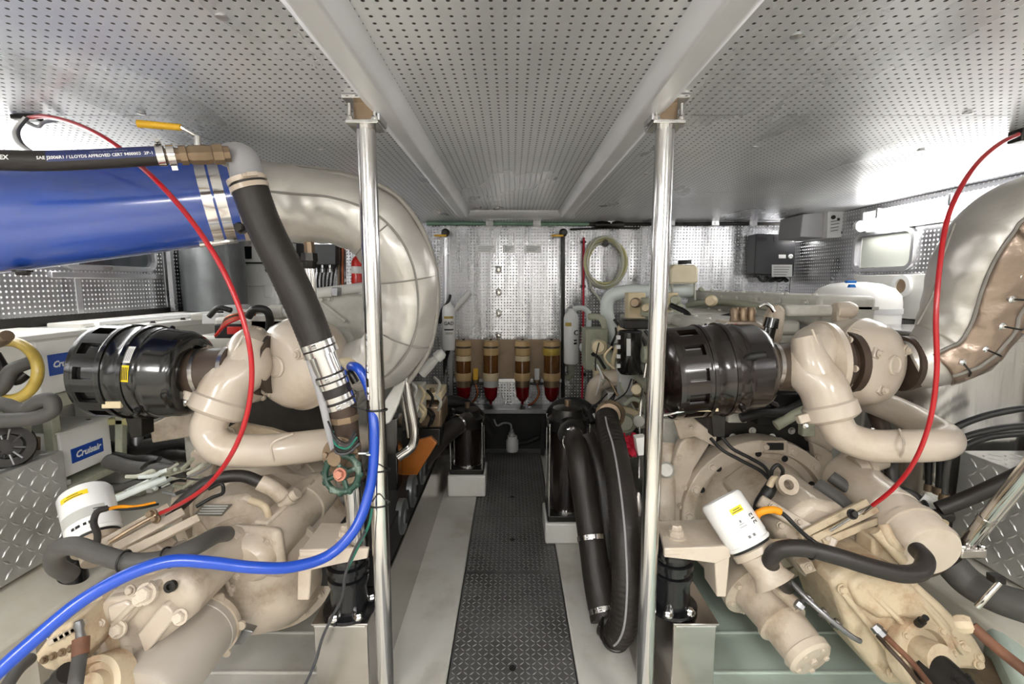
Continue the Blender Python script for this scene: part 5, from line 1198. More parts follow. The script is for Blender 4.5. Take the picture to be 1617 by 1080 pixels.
# ================================================================ walkway: sea strainers, big suction hoses
def strainer(label, px, ybase, hw, ytop, bh, boxh, elbow_px):
    b0 = WZ(px, ybase, .005); Yf = b0.y; x = b0.x; w = PR(hw, Yf)*2
    t = thing('sea_strainer', label, 'strainer', (x, Yf+w/2, .005))
    zt = W(px, ytop, Yf+w/2).z; zb = boxh
    MB().box((x, Yf+w/2+.02, zb/2+.004), (w*1.25, w*1.3, zb-.002)).build('plinth', 'white_paint', t, bevel=.012)
    c = V((x, Yf+w/2+.01, zb+.004))
    MB().box(c+V((0, 0, .02)), (w*1.12, w*1.12, .036)).build('base_flange', 'dark_steel', t, bevel=.006)
    hgt = zt-zb
    MB().lathe(c+V((0, 0, .04)), (0, 0, 1), [(0, w*.45), (hgt-.12, w*.45)], 36).build('sight_cylinder', 'black_brown', t)
    MB().ring(c+V((0, 0, .046)), (0, 0, 1), w*.5, w*.44, .014, 36).build('seal_ring', 'stainless', t)
    MB().lathe(c+V((0, 0, hgt-.085)), (0, 0, 1), [(0, w*.53), (.06, w*.53), (.075, w*.45), (.12, w*.4), (.13, w*.2), (.13, .001)], 36).build('head', 'dark_steel', t)
    for sx in (-1, 1):
        for sy in (-1, 1): MB().cyl(c+V((sx*w*.52, sy*w*.52, .03)), c+V((sx*w*.52, sy*w*.52, hgt-.03)), .006, 10).build('tie_rod', 'stainless', t)
    for sx in (-1, 1): MB().box(c+V((sx*w*.5, 0, hgt-.05)), (.035, .05, .05)).build('lug', 'dark_steel', t, bevel=.008)
    MB().cyl(c+V((0, 0, hgt+.04)), c+V((0, 0, hgt+.08)), .018, 14).build('vent_plug', 'bronze', t)
    return t, c, w, hgt
sL, cl, wl, hl = strainer('dark brown sea water strainer on a white plinth at the far end of the walkway', 737, 784, 25, 655, 0, .155, 0)
sR, cr, wr_, hr = strainer('dark brown sea water strainer on a white plinth feeding the large looped black hose', 897, 858, 31, 655, 0, .125, 0)
# elbows out of the heads
e0 = cr+V((.0, -wr_*.3, hr-.06))
MB().lathe(e0, (.12, -1, -.1), [(0, wr_*.33), (.05, wr_*.33), (.06, wr_*.38), (.08, wr_*.38), (.085, wr_*.3)], 26).build('outlet', 'dark_steel', sR)
hk = thing('suction_hose', 'large black ribbed suction hose hanging in a loop beside the walkway', 'hose', W(965, 1005, 1.68))
P = [e0+V((.012, -.06, -.01))]+P3([(912, 712, 2.2), (922, 770, 2.1), (934, 850, 1.98), (946, 930, 1.86), (957, 980, 1.78)])
MB().tube(P, [.05, .055, .058, .058, .06, .062], 26, 10).build('downpipe', 'hose_black', hk)
for p_, q_ in ((P[0]+(P[1]-P[0])*.5, P[1]-P[0]), (P[3], P[4]-P[2]), (P[4]+(P[5]-P[4])*.7, P[5]-P[4])): clamp(hk, p_, q_, .06, .02, 'stainless', 1.8)
P2 = P3([(960, 985, 1.74), (972, 1000, 1.70), (984, 985, 1.66), (990, 930, 1.66), (988, 850, 1.72), (980, 770, 1.86), (970, 710, 2.02), (962, 680, 2.12), (958, 660, 2.25)])
MB().tube(P2, .056, 30, 26, rf=lambda s, a, q: 1+.02*sin(s*2*pi/.02)).build('corrugated_hose', 'hose_black', hk)
pl = spline(P2, 10)[14:-8]
def cam_off(i, q=.0565):
    T = (pl[min(i+1, len(pl)-1)]-pl[max(i-1, 0)]).normalized(); d = V((-.25, -1, .35)); d = (d-T*d.dot(T)).normalized(); return pl[i]+d*q
MB().tube([cam_off(i) for i in range(len(pl))], .0042, 8, 2).build('tracer_line', 'grey_plastic', hk)
clamp(hk, P2[1], P2[2]-P2[0], .062, .016, 'dark_steel', 2.2)
MB().tube(P3([(925, 690, 2.3), (945, 740, 2.2), (955, 820, 2.1), (962, 900, 1.98), (970, 960, 1.85)]), .05, 20, 6).build('inner_hose', 'hose_black', hk)
# hose from the far strainer to the port engine
hz, _ = hose('suction_hose', 'black hose running from the far strainer head past the grey round isolators', 'hose', [(738, 664, 3.0), (722, 672, 2.88), (700, 690, 2.78), (676, 716, 2.66), (655, 745, 2.54), (640, 770, 2.45)], .055, 'hose_black', 24, 8)
P = P3([(738, 664, 3.0), (722, 672, 2.88)]); clamp(hz, P[1], P[1]-P[0], .057, .02, 'stainless', 1.5)
h, _ = hose('suction_hose', 'black hose arching over behind the strainer that feeds the looped hose', 'hose', [(875, 695, 3.1), (872, 658, 3.05), (884, 642, 2.95), (905, 638, 2.9), (925, 646, 2.85), (935, 668, 2.8)], .045, 'black_rubber', 22, 7)
h, _ = hose('suction_hose', 'black hose lying behind the far strainer under the fuel filters', 'hose', [(690, 638, 3.3), (715, 634, 3.35), (742, 644, 3.4), (760, 662, 3.45), (775, 684, 3.5)], .045, 'black_rubber', 22, 7)
cl_ = thing('cloth', 'crumpled red cloth lying beside the looped black hose', 'cloth', W(990, 710, 2.0))
vs = []; fs = []; N = 14
for i in range(N+1):
    for j in range(N+1):
        a, b_ = i/N, j/N
        p = W(978+32*a, 688+30*b_, 2.12-.1*b_)+V((.01*noise.noise(V((a*4, b_*4, 0))), .05*noise.noise(V((a*5, b_*5, 2))), .03*noise.noise(V((a*6, b_*3, 4)))))
        vs.append(p)
for i in range(N):
    for j in range(N): q = i*(N+1)+j; fs.append((q, q+1, q+N+2, q+N+1))
o = MB().add(vs, fs).build('folded_cloth', 'red_cloth', cl_, ang=80); sd = o.modifiers.new('thick', 'SOLIDIFY'); sd.thickness = .004
MB().pxpoly([(1004, 692), (1020, 690), (1022, 718), (1008, 720)], 2.0, .05).build('tag_card', 'label_white', cl_, bevel=.002)
cl_['label'] = 'crumpled red cloth with white tag beside the looped black hose'

# ================================================================ the far end: filters, pipes, pump
sh = thing('shelf', 'dark steel shelf with open bilge below at the far end of the walkway', 'shelf', (.02, 4.0, 0))
MB().bb((-.55, 3.93, .385), (.55, BW-.01, .40)).build('shelf_plate', 'dark_steel', sh, bevel=.003)
MB().bb((-.55, 3.9, .37), (.55, 3.93, .405)).build('front_edge', 'alu_dark', sh, bevel=.002)
MB().bb((-.55, BW-.02, .005), (.55, BW-.006, .38)).build('back_board', 'dark', sh)
for x in (-.5, -.24, .26, .5): MB().bb((x-.015, 3.92, .005), (x+.015, 3.95, .372)).build('leg', 'dark', sh)
pu = thing('bilge_pump', 'small pale pump with grey cap on the floor at the end of the walkway', 'pump', W(809, 708, 3.9))
b = MB(); b.pxlathe((809, 712, 3.9), (809, 688, 3.9), [(0, 9), (.1, 10), (.7, 10), (.8, 8), (1, 8)], 20); b.build('pump_body', 'grey_light', pu)
b = MB(); b.pxlathe((808, 688, 3.9), (808, 678, 3.9), [(0, 5), (.5, 5), (.6, 3), (1, 3)], 14); b.build('motor_cap', 'grey_plastic', pu)
MB().tube(P3([(808, 680, 3.9), (806, 670, 3.92), (795, 668, 3.95), (785, 672, 3.97), (780, 662, 3.98)]), .008, 8, 5).build('wire', 'grey_plastic', pu)
MB().tube(P3([(818, 700, 3.9), (832, 698, 3.92), (850, 690, 3.95)]), .022, 14, 4).build('outlet_hose', 'black_rubber', pu)
# four fuel separators
pb = thing('filter_panel', 'tan backing board behind the four amber fuel filters', 'panel', (0.02, BW-.02, .5))
MB().pxbox(718, 536, 888, 600, BW-.015, .014).build('board', 'tan_panel', pb, bevel=.004)
MB().pxbox(716, 598, 892, 604, BW-.06, .05).build('rail', 'alu', pb, bevel=.003)
for i, (x, yt, dk, lb) in enumerate(((732, 540, 1, 'amber fuel filter with dark red bowl next to the padded exhaust bend'), (775, 540, 0, 'amber fuel filter with pale bottom ring and pointed red bowl'), (825, 540, 1, 'amber fuel filter with paper label and pointed red bowl between the two valves'), (871, 540, 0, 'amber fuel filter with wide yellow ring and round red bowl'))):
    Yc = BW-.13; t = thing('fuel_separator', lb, 'filter', W(x, 640, Yc), 'fuel filters on the far wall')
    def pl_(y0, y1, prof, nm, mm, x=x, Yc=Yc, t=t):
        b = MB(); b.pxlathe((x, y0, Yc), (x, y1, Yc), prof, 28); return b.build(nm, mm, t)
    w = 13.2 if i != 3 else 14.2
    pl_(535, 538, [(0, 2), (1, 2)], 'bleed_screw', 'dark')
    pl_(537, 546, [(0, w*.6), (.2, w*.9), (1, w*.95)], 'lid', 'tan_ring')
    pl_(546, 549, [(0, w*.9), (1, w*.9)], 'seal', 'rubber_brown')
    pl_(549, 560, [(0, w), (.85, w), (1, w*.95)], 'clamp_ring', 'tan_ring' if i != 3 else 'yellow_hose')
    c2 = pl_(560, 588, [(0, w*.9), (1, w*.9)], 'amber_body', 'amber')
    if i in (0, 2): pl_(561, 569, [(0, w*.93), (1, w*.93)], 'paper_label', 'tan_light')
    pl_(588, 600, [(0, w*.95), (.1, w), (.9, w), (1, w*.95)], 'base_ring', 'tan_light' if i == 1 else 'tan_ring')
    pl_(600, 610, [(0, w*.9), (1, w*.9)], 'mount_collar', 'frost' if i == 1 else 'bronze')
    if i == 3: pl_(610, 634, [(0, w*.86), (.5, w*.82), (.8, w*.6), (1, w*.2)], 'bowl', 'red_fuel')
    else: pl_(610, 638, [(0, w*.88), (.55, w*.78), (.8, w*.4), (.85, w*.18), (1, w*.15)], 'bowl', 'red_fuel')
    MB().box(W(x, 604, Yc+.07), (.04, .1, .03)).build('bracket', 'alu_dark', t, bevel=.004)
for x, mm, hm, lb in ((751, 'yellow_handle', 'tan_ring', 'yellow-handled fuel valve between two amber filters'), (848, 'grey_light', 'dark_steel', 'grey pressure gauge valve between two amber filters')):
    t = thing('fuel_valve', lb, 'valve', W(x, 612, BW-.12))
    b = MB(); b.pxlathe((x, 606, BW-.1), (x, 590, BW-.1), [(0, 5), (.5, 6), (1, 4)], 12); b.build('valve_body', 'bronze', t)
    MB().pxbox(x-4, 582, x+4, 600, BW-.15, .015).build('handle', mm, t, bevel=.003)
    MB().tube(P3([(x-22, 605, BW-.11), (x, 606, BW-.12), (x+22, 605, BW-.11)]), .01, 10, 3).build('fuel_pipe', 'dark_steel', t)
    MB().tube(P3([(x, 606, BW-.12), (x+3, 622, BW-.13), (x-6, 636, BW-.13), (x-14, 640, BW-.12)]), .01, 10, 5).build('drain_pipe', 'copper', t)
# wall pipes with valves
def wallpipe(label, x, y0, y1, mm, hand, hm):
    t = thing('wall_pipe', label, 'pipe', W(x, y1, BW-.05))
    MB().tube(P3([(x, y0, BW-.05), (x, (y0+y1)/2, BW-.05), (x, y1, BW-.05)]), .016, 14, 2).build('pipe', mm, t)
    c = W(x, y0+2, BW-.07); MB().lathe(c, (0, -1, 0), [(0, .034), (.03, .034), (.035, .02), (.05, .018)], 20).build('valve_body', 'dark_steel', t)
    a = W(x, y0+4, BW-.12); MB().box(a+V((-.045, 0, -.01)), (.1, .01, .016)).build('valve_handle', hm, t, bevel=.003)
    for k in range(4):
        p = W(x, y0+(y1-y0)*(k+.5)/4, BW-.02); MB().box(p, (.05, .03, .02)).build('clip', 'alu', t, bevel=.002)
    return t
wallpipe('thin steel pipe with black valve and yellow lever behind the padded exhaust bend', 704, 366, 640, 'alu', 0, 'yellow_handle')
wallpipe('thin dark pipe with black valve beside the bright wall strip and the white bottle filter', 889, 366, 640, 'dark_steel', 0, 'yellow_handle')
t = thing('wall_pipe', 'thin red pipe on the wall beside the coiled hose', 'pipe', W(921, 640, BW-.04))
MB().tube(P3([(922, 375, BW-.04), (921, 500, BW-.04), (919, 640, BW-.04)]), .009, 10, 3).build('pipe', 'red_cloth', t)
for y in (380, 450, 520, 590): MB().pxbox(917, y, 925, y+4, BW-.03, .029).build('clip', 'dark_steel', t)
t = thing('wall_pipe', 'long green and grey pipe clipped across the top of the far wall', 'pipe', W(900, 354, BW-.06))
MB().tube(P3([(674, 353, BW-.06), (780, 353, BW-.06), (930, 354, BW-.06)]), .014, 14, 2).build('green_length', 'green_pipe', t)
MB().tube(P3([(930, 354, BW-.06), (1080, 354, BW-.06), (1232, 353, BW-.06)]), .013, 14, 2).build('grey_length', 'dark_steel', t)
for x in (773, 848, 965, 1035, 1060, 1130, 1190):
    MB().pxbox(x-6, 348, x+6, 356, BW-.085, .08).build('clip', 'alu', t, bevel=.003)
    bolt(t, W(x, 352, BW-.087), (0, -1, 0), .008, .008, 'alu', 'screw')
b = MB(); b.pxlathe((940, 355, BW-.07), (985, 355, BW-.07), [(0, 4), (.2, 6), (.5, 5), (.8, 6), (1, 4)], 12); b.build('union', 'dark_steel', t)
MB().tube(P3([(900, 362, BW-.04), (960, 360, BW-.04), (1010, 360, BW-.04)]), .008, 10, 2).build('second_pipe', 'dark_steel', t)
# small notices
for x0, x1, nm in ((752, 783, 'wide'), (794, 813, 'small'), (828, 855, 'smudged')):
    t = thing('notice', {'wide': 'wide pale notice plate on the far wall above the second amber filter', 'small': 'small pale notice plate in the middle of the far wall', 'smudged': 'pale notice plate on the far wall above the third amber filter'}[nm], 'sign', W((x0+x1)/2, 400, BW-.003))
    MB().pxbox(x0, 387, x1, 399, BW-.006, .005).build('plate', 'white_gloss', t, bevel=.001)
    for k in range(3): MB().pxbox(x0+3, 389.5+k*3, x1-3-k*3, 390.5+k*3, BW-.0072, .001).build('print', 'ink_grey', t)
# bright reflected spots down the far wall, built as added steel discs and rings
for x, ys in ((787, (425, 461, 494, 529)),):
    for y in ys:
        t = thing('reflected_spot', 'round steel ring standing in for a bright reflected spot above the fuel filters', 'reflection', W(x, y+6, BW-.01), 'reflected spots on the far wall')
        MB().lathe(W(x, y, BW-.001), (0, -1, 0), [(0, .03), (.006, .03), (.01, .02), (.01, .001)], 18).build('base', 'stainless', t)
        MB().torus(W(x, y+2, BW-.02), (0, -1, .3), .022, .005, 20, 8).build('ring', 'stainless', t)
# white bottle filters
def bottle_filter(label, x0, x1, y0, y1, Yd):
    xc = (x0+x1)/2; w = (x1-x0)/2; t = thing('bottle_filter', label, 'filter', W(xc, y1, Yd))
    b = MB(); b.pxlathe((xc, y1, Yd), (xc, y0, Yd), [(0, w*.9), (.03, w), (.82, w), (.9, w*.85), (.95, w*.5), (1, w*.4)], 30); b.build('body', 'white_gloss', t)
    return t, W(xc, (y0+y1)/2, Yd), PR(w, Yd)
t, c, r = bottle_filter('white bottle filter with black lettering on the wall beside the padded exhaust bend', 698, 719, 476, 552, 3.96)
fn = on_cyl(c, (0, 0, 1), r, (.15, -1, 0))
text('GAD', .04, lambda x, y: fn(x, y+.02), 'ink', t, bold=.0008)
patch('sticker', lambda x, y: fn(x, y+.07), .08, .02, 'yellow_hose', t); patch('print', lambda x, y: fn(x, y-.03), .08, .012, 'ink', t)
patch('print', lambda x, y: fn(x, y-.06), .06, .02, 'label_grey', t)
MB().tube(P3([(700, 500, 3.96), (694, 510, 3.98), (698, 490, 3.96), (709, 474, 3.94), (711, 466, 3.96)]), .012, 10, 5).build('strap', 'black_rubber', t)
MB().tube(P3([(718, 490, 3.96), (730, 475, 3.94), (742, 461, 3.94)]), [.018, .026, .024], 14, 4).build('hand_lever', 'white_paint', t)
MB().tube(P3([(708, 552, 4.01), (703, 570, 4.04), (704, 600, 4.06)]), .018, 12, 4).build('drain_hose', 'black_rubber', t)
t, c, r = bottle_filter('tall white bottle filter with black lettering beside the red wall pipe', 890, 914, 487, 574, 3.96)
fn = on_cyl(c, (0, 0, 1), r, (-.1, -1, 0))
patch('sticker', lambda x, y: fn(x-.03, y+.1), .06, .03, 'yellow_hose', t)
text('C', .06, lambda x, y: fn(x+.04, y+.03), 'ink', t, bold=.002); patch('print', lambda x, y: fn(x+.035, y-.03), .03, .012, 'ink', t); patch('print', lambda x, y: fn(x+.035, y-.055), .03, .016, 'ink', t)
MB().tube(P3([(905, 488, 3.96), (918, 486, 3.94), (928, 492, 3.92), (930, 510, 3.91), (926, 535, 3.86)]), .022, 14, 5).build('hose', 'pale_pipe', t)
MB().tube(P3([(902, 574, 4.01), (902, 590, 4.04), (896, 598, 4.06)]), .03, 14, 3).build('outlet', 'engine_green', t)
b = MB(); b.pxlathe((918, 545, 3.4), (940, 560, 3.3), [(0, 5), (.2, 9), (.35, 9), (.4, 7), (1, 8)], 16); b.build('cap', 'grey_light', t)
# coiled hose on the wall
t = thing('coiled_hose', 'coil of clear yellowish hose hung on the far wall', 'hose', W(955, 450, BW-.05))
random.seed(5)
for k in range(7):
    c = W(955+random.uniform(-3, 3), 415+random.uniform(-3, 3), BW-.03-.012*k); ra = PR(27+random.uniform(0, 6), BW); rb = PR(32+random.uniform(0, 6), BW)
    pts = [c+V((cos(a)*ra, .008*sin(a*2+k), sin(a)*rb)) for a in [2*pi*i/40 for i in range(41)]]
    MB().tube(pts, .0085, 10, 1, caps=False).build('hose_turn', 'coil_hose' if k % 2 else 'coil_white', t)
MB().tube(P3([(930, 430, BW-.06), (934, 455, BW-.06), (945, 470, BW-.06), (950, 478, BW-.08)]), .0085, 10, 5).build('hose_end', 'coil_white', t)
b = MB(); b.pxlathe((956, 384, BW), (956, 382, BW-.12), [(0, 6), (.1, 6), (.12, 2.5), (.9, 2.5), (1, 4)], 12); b.build('hook', 'dark_steel', t)
# charger box, control box
t = thing('battery_charger', 'dark grey charger box with silver rating plate on the far wall', 'box', W(1225, 438, BW-.05))
cb_ = MB(); cb_.pxpoly([(1194, 369), (1258, 370), (1254, 436), (1191, 433)], BW-.15, .14); cb_ = cb_.build('case', 'black_box', t, bevel=.008)
for a in ((1196, 374, 1211, 380), (1222, 374, 1248, 382)): MB().pxbox(*a, BW-.153, .004).build('vent_panel', 'dark', t, bevel=.001)
MB().pxbox(1219, 418, 1251, 437, BW-.156, .006).build('rating_plate', 'grey_light', t, bevel=.001)
for k in range(4): MB().pxbox(1222, 421+k*4, 1248-k*2, 422+k*4, BW-.158, .002).build('print', 'ink_grey', t)
MB().pxbox(1230, 402, 1241, 408, BW-.156, .006).build('display', 'white_gloss', t, bevel=.001)
MB().lathe(W(1248, 405, BW-.15), (0, -1, 0), [(0, .018), (.008, .018), (.01, .01), (.004, .008), (.004, .001)], 18).build('dial', 'white_gloss', t)
for y in (374, 436): MB().pxbox(1190, y-4, 1196, y+2, BW-.1, .09).build('mounting_lug', 'dark_steel', t, bevel=.003)
for k in range(4): MB().tube(P3([(1196+k*14, 436, BW-.08), (1204+k*12, 444, BW-.1), (1220+k*8, 440+k, BW-.1), (1238, 438, BW-.08)]), .009, 8, 5).build('lead', 'black_rubber', t)
t = thing('control_box', 'light grey control box with printed side panel below the ceiling edge', 'box', W(1300, 378, 3.55))
MB().pxpoly([(1268, 338), (1308, 334), (1306, 376), (1264, 374)], 3.55, .3).build('box_body', 'grey_plastic', t, bevel=.006)
MB().pxpoly([(1308, 334), (1352, 330), (1342, 374), (1306, 376)], 3.5, .3).build('end_panel', 'grey_light', t, bevel=.004)
for x, y, r in ((1316, 343, 4), (1324, 346, 2.4), (1332, 367, 4), (1343, 366, 4)): b = MB(); b.pxlathe((x, y, 3.51), (x, y, 3.49), [(0, r*.8), (1, r*.8)], 14); b.build('knob', 'dark', t)
for k in range(4): MB().tube(P3([(1312, 350+k*5, 3.492), (1318, 349+k*5, 3.492), (1326-k, 348+k*5, 3.492)]), .003, 6, 3).build('print', 'ink_grey', t)
MB().tube(P3([(1275, 334, 3.6), (1300, 329, 3.6), (1345, 327, 3.4)]), .012, 10, 4).build('cable', 'black_rubber', t)

# ================================================================ port side: chequer box, air conditioners, hoses
def chequer_box(label, sx, y0, y1):
    x0, x1 = sx*1.835, sx*2.33; t = thing('step_box', label, 'step box', (sx*2.08, (y0+y1)/2, .36))
    MB().bb((x0, y0, .362), (x1, y1, .77)).build('box', 'plate_alu', t, bevel=.004)
    tread(y0+.01, y1-.01, .37, .76, 0, .043, .044, .011, .003, lambda a, b, h: V((x0-sx*h, a, b))).build('side_tread', 'plate_alu', t, kind='stuff', flat=True)
    tread(1.845, 2.32, y0+.01, y1-.01, 0, .043, .044, .011, .003, lambda a, b, h: V((sx*a, b, .77+h))).build('top_tread', 'plate_alu', t, kind='stuff', flat=True)
    tread(1.845, 2.32, .37, .76, 0, .043, .044, .011, .003, lambda a, b, h: V((sx*a, y1+h, b))).build('end_tread', 'plate_alu', t, kind='stuff', flat=True)
    return t
chequer_box('aluminium chequer plate box in front of the two white air conditioners', -1, .7, 1.9)
chequer_box('aluminium chequer plate box below the stainless tank', 1, .9, 1.9)

def ac_unit(label, x, p00, p11, depth, lid):
    """x = inboard face; corners given by pixels on that plane"""
    a = WX(*p00, x); c = WX(*p11, x); y0, y1 = a.y, c.y; z1 = a.z; z0 = c.z
    t = thing('air_conditioner', label, 'air conditioner', (x-depth/2, (y0+y1)/2, z0))
    MB().bb((x, y0, z0), (x-depth, y1, z1)).build('casing', 'white_case', t, bevel=.004)
    for f in (.2, .8): bolt(t, (x-.05, y0+(y1-y0)*f, z1), (0, 0, 1), .01, .008, 'dark_steel', 'screw')
    if lid: MB().bb((x+.006, y0-.006, z1), (x-depth, y1+.006, z1+.006)).build('lid', 'white_paint', t, bevel=.002)
    return t, y0, y1, z0, z1
def badge(t, x, py0, py1):
    a = WX(*py0, x); c = WX(*py1, x); y0, y1, z0, z1 = a.y, c.y, c.z, a.z
    MB().bb((x, y0, z0), (x+.003, y1, z1)).build('badge', 'label_blue', t, bevel=.0008)
    w = y1-y0
    o = text('Cruisair', w*.245, lambda q, v: V((x+.0042, (y0+y1)/2+q, (z0+z1)/2+v)), 'print_white', t, shear=.3, bold=.0016)
    return o
t, *_ = ac_unit('white air conditioner with blue badge standing beside the chequer plate box', -1.90, (93, 686), (178, 722), .3, True)
badge(t, -1.90, (111, 710), (163, 712))
MB().bb((-2.3, 1.9, .57), (-1.86, 2.45, .60)).build('base_shelf', 'engine_green', t, bevel=.004)
for y in (1.93, 2.4): MB().bb((-1.92, y, .36), (-1.88, y+.035, .62)).build('leg', 'white_paint', t, bevel=.003)
t2, y0, y1, z0, z1 = ac_unit('white air conditioner with blue badge half hidden behind the black air filter drum', -1.95, (55, 540), (165, 603), .36, True)
badge(t2, -1.95, (74, 561), (128, 584))
MB().bb((-2.33, 1.2, z1+.006), (-1.935, y1, z1+.03)).build('cover', 'white_paint', t2, bevel=.005)
MB().bb((-2.33, 1.7, z0-.05), (-1.9, 2.42, z0-.002)).build('shelf', 'engine_green', t2, bevel=.004)
for y in (1.94, 2.36): MB().bb((-1.95, y, .36), (-1.91, y+.04, z0-.05)).build('leg', 'engine_green', t2, bevel=.003)
# white cupboards along the side
lk = thing('side_locker', 'long white locker along the wall behind the black air filter drum', 'locker', (-2.1, 2.8, .6))
MB().bb((-2.33, 2.36, 1.19), (-1.99, 3.7, 1.225)).build('lid', 'white_paint', lk, bevel=.006)
MB().bb((-2.33, 2.5, .37), (-2.03, 3.7, 1.19)).build('carcass', 'white_paint', lk, bevel=.004)
MB().bb((-2.33, 2.4, 1.225), (-2.15, 3.6, 1.25)).build('upper_lid', 'white_paint', lk, bevel=.006)
for k in range(5): bolt(lk, (-2.02, 2.45+k*.25, 1.225), (0, 0, 1), .012, .012, 'dark_steel', 'screw')
MB().tube([(-2.12, 2.45, 1.243), (-2.1, 2.8, 1.243), (-2.05, 3.3, 1.243)], .016, 12, 4).build('pipe', 'white_gloss', lk)
# tall curved steel panel and white water tank in the corner
t = thing('steel_cylinder', 'tall dark steel cylinder between the perforated wall and the white cabinet', 'tank', (-2.18, 3.55, 1.28))
MB().lathe((-2.12, 3.46, 1.255), (0, 0, 1), [(0, .2), (.66, .2), (.67, .19), (.672, .001)], 44).build('shell', 'wall_grey', t)
MB().bb((-2.30, 3.245, 1.26), (-2.27, 3.275, 1.93)).build('edge_strip', 'alu', t)
t = thing('water_maker', 'white cabinet with small dark display behind the thick black hose', 'cabinet', W(402, 495, 3.72))
MB().pxbox(366, 416, 440, 520, 3.72, .3).build('lower_body', 'white_gloss', t, bevel=.02)
MB().pxbox(364, 379, 440, 414, 3.70, .3).build('head_unit', 'white_gloss', t, bevel=.008)
MB().pxbox(371, 389, 397, 409, 3.695, .01).build('display', 'glass_dark', t, bevel=.002)
MB().pxbox(364, 413.5, 440, 416.5, 3.73, .2).build('shadow_gap', 'dark', t)
for k in range(4): MB().lathe(W(372+k*8, 384, 3.7), (0, -1, 0), [(0, .01), (.006, .01)], 10).build('button', 'grey_light', t)
b = MB(); b.pxlathe((424, 426, 3.71), (424, 426, 3.66), [(0, 5), (.5, 5), (.6, 3), (1, 3)], 12); b.build('tap', 'dark_steel', t)
MB().pxbox(417, 450, 428, 470, 3.70, .03).build('handle', 'white_gloss', t, bevel=.006)
MB().tube(P3([(366, 451, 3.71), (400, 452, 3.71), (440, 450, 3.71)]), .004, 8, 2).build('moulding', 'grey_light', t)
# fire extinguisher, dark panel and pipes on the far wall
t = thing('fire_extinguisher', 'red fire extinguisher with white band on the far wall', 'extinguisher', W(567, 455, BW-.1))
b = MB(); b.pxlathe((567, 452, BW-.1), (567, 404, BW-.1), [(0, 10), (.03, 11.5), (.8, 11.5), (.92, 9), (1, 5)], 28); b.build('cylinder', 'red', t)
b = MB(); b.pxlathe((567, 432, BW-.1), (567, 421, BW-.1), [(0, 11.8), (1, 11.8)], 28); b.build('label_band', 'label_white', t)
MB().pxbox(562, 398, 572, 405, BW-.11, .03).build('valve_head', 'dark_steel', t, bevel=.003)
MB().pxpoly([(558, 398), (573, 396), (574, 399), (559, 401)], BW-.12, .03).build('lever', 'dark', t)
t = thing('breaker_box', 'dark green breaker box hanging over cable glands on the far wall', 'box', W(515, 420, BW-.05))
MB().pxbox(494, 386, 530, 418, BW-.12, .11).build('case', 'black_box', t, bevel=.005)
MB().pxbox(468, 386, 480, 400, BW-.1, .09).build('side_case', 'black_box', t, bevel=.004)
for k in range(6):
    b = MB(); b.pxlathe((497+k*6, 418, BW-.07), (497+k*6, 430, BW-.07), [(0, 3), (.4, 3), (.5, 2), (1, 2)], 10); b.build('cable_gland', ('chrome', 'dark')[k % 2], t)
    MB().tube(P3([(497+k*6, 430, BW-.07), (495+k*6, 445, BW-.06), (498+k*5, 462, BW-.06)]), .008, 8, 4).build('cable', 'black_rubber', t)
for x, mm, lb in ((535, 'bronze', 'thin brass pipe beside the dark breaker box'), (541, 'copper', 'thin copper pipe beside the red fire extinguisher')):
    t = thing('wall_pipe', lb, 'pipe', W(x, 450, BW-.03)); MB().tube(P3([(x, 382, BW-.03), (x, 415, BW-.03), (x, 452, BW-.03)]), .011, 10, 2).build('pipe', mm, t)
    for y in (390, 440): MB().pxbox(x-4, y, x+4, y+4, BW-.02, .019).build('clip', 'alu', t)
# drain fitting below the padded exhaust bend
t = thing('drain_fitting', 'steel pipe union hanging below the padded exhaust bend', 'fitting', W(488, 460, 1.69))
b = MB(); b.pxlathe((487, 372, 1.69), (489, 402, 1.69), [(0, 10), (.3, 10), (.32, 8), (1, 8)], 8); b.build('nipple', 'bronze', t)
b = MB(); b.pxlathe((488, 400, 1.69), (489, 424, 1.69), [(0, 13), (.5, 13.5), (.52, 12), (1, 9)], 8); b.build('union', 'dark_steel', t, flat=True)
MB().tube(P3([(486, 422, 1.69), (488, 445, 1.69), (492, 480, 1.70)]), .012, 12, 3).build('tail_pipe', 'stainless', t)
MB().tube(P3([(493, 422, 1.69), (495, 445, 1.69), (497, 480, 1.70)]), .008, 12, 3).build('tail_pipe', 'stainless', t)
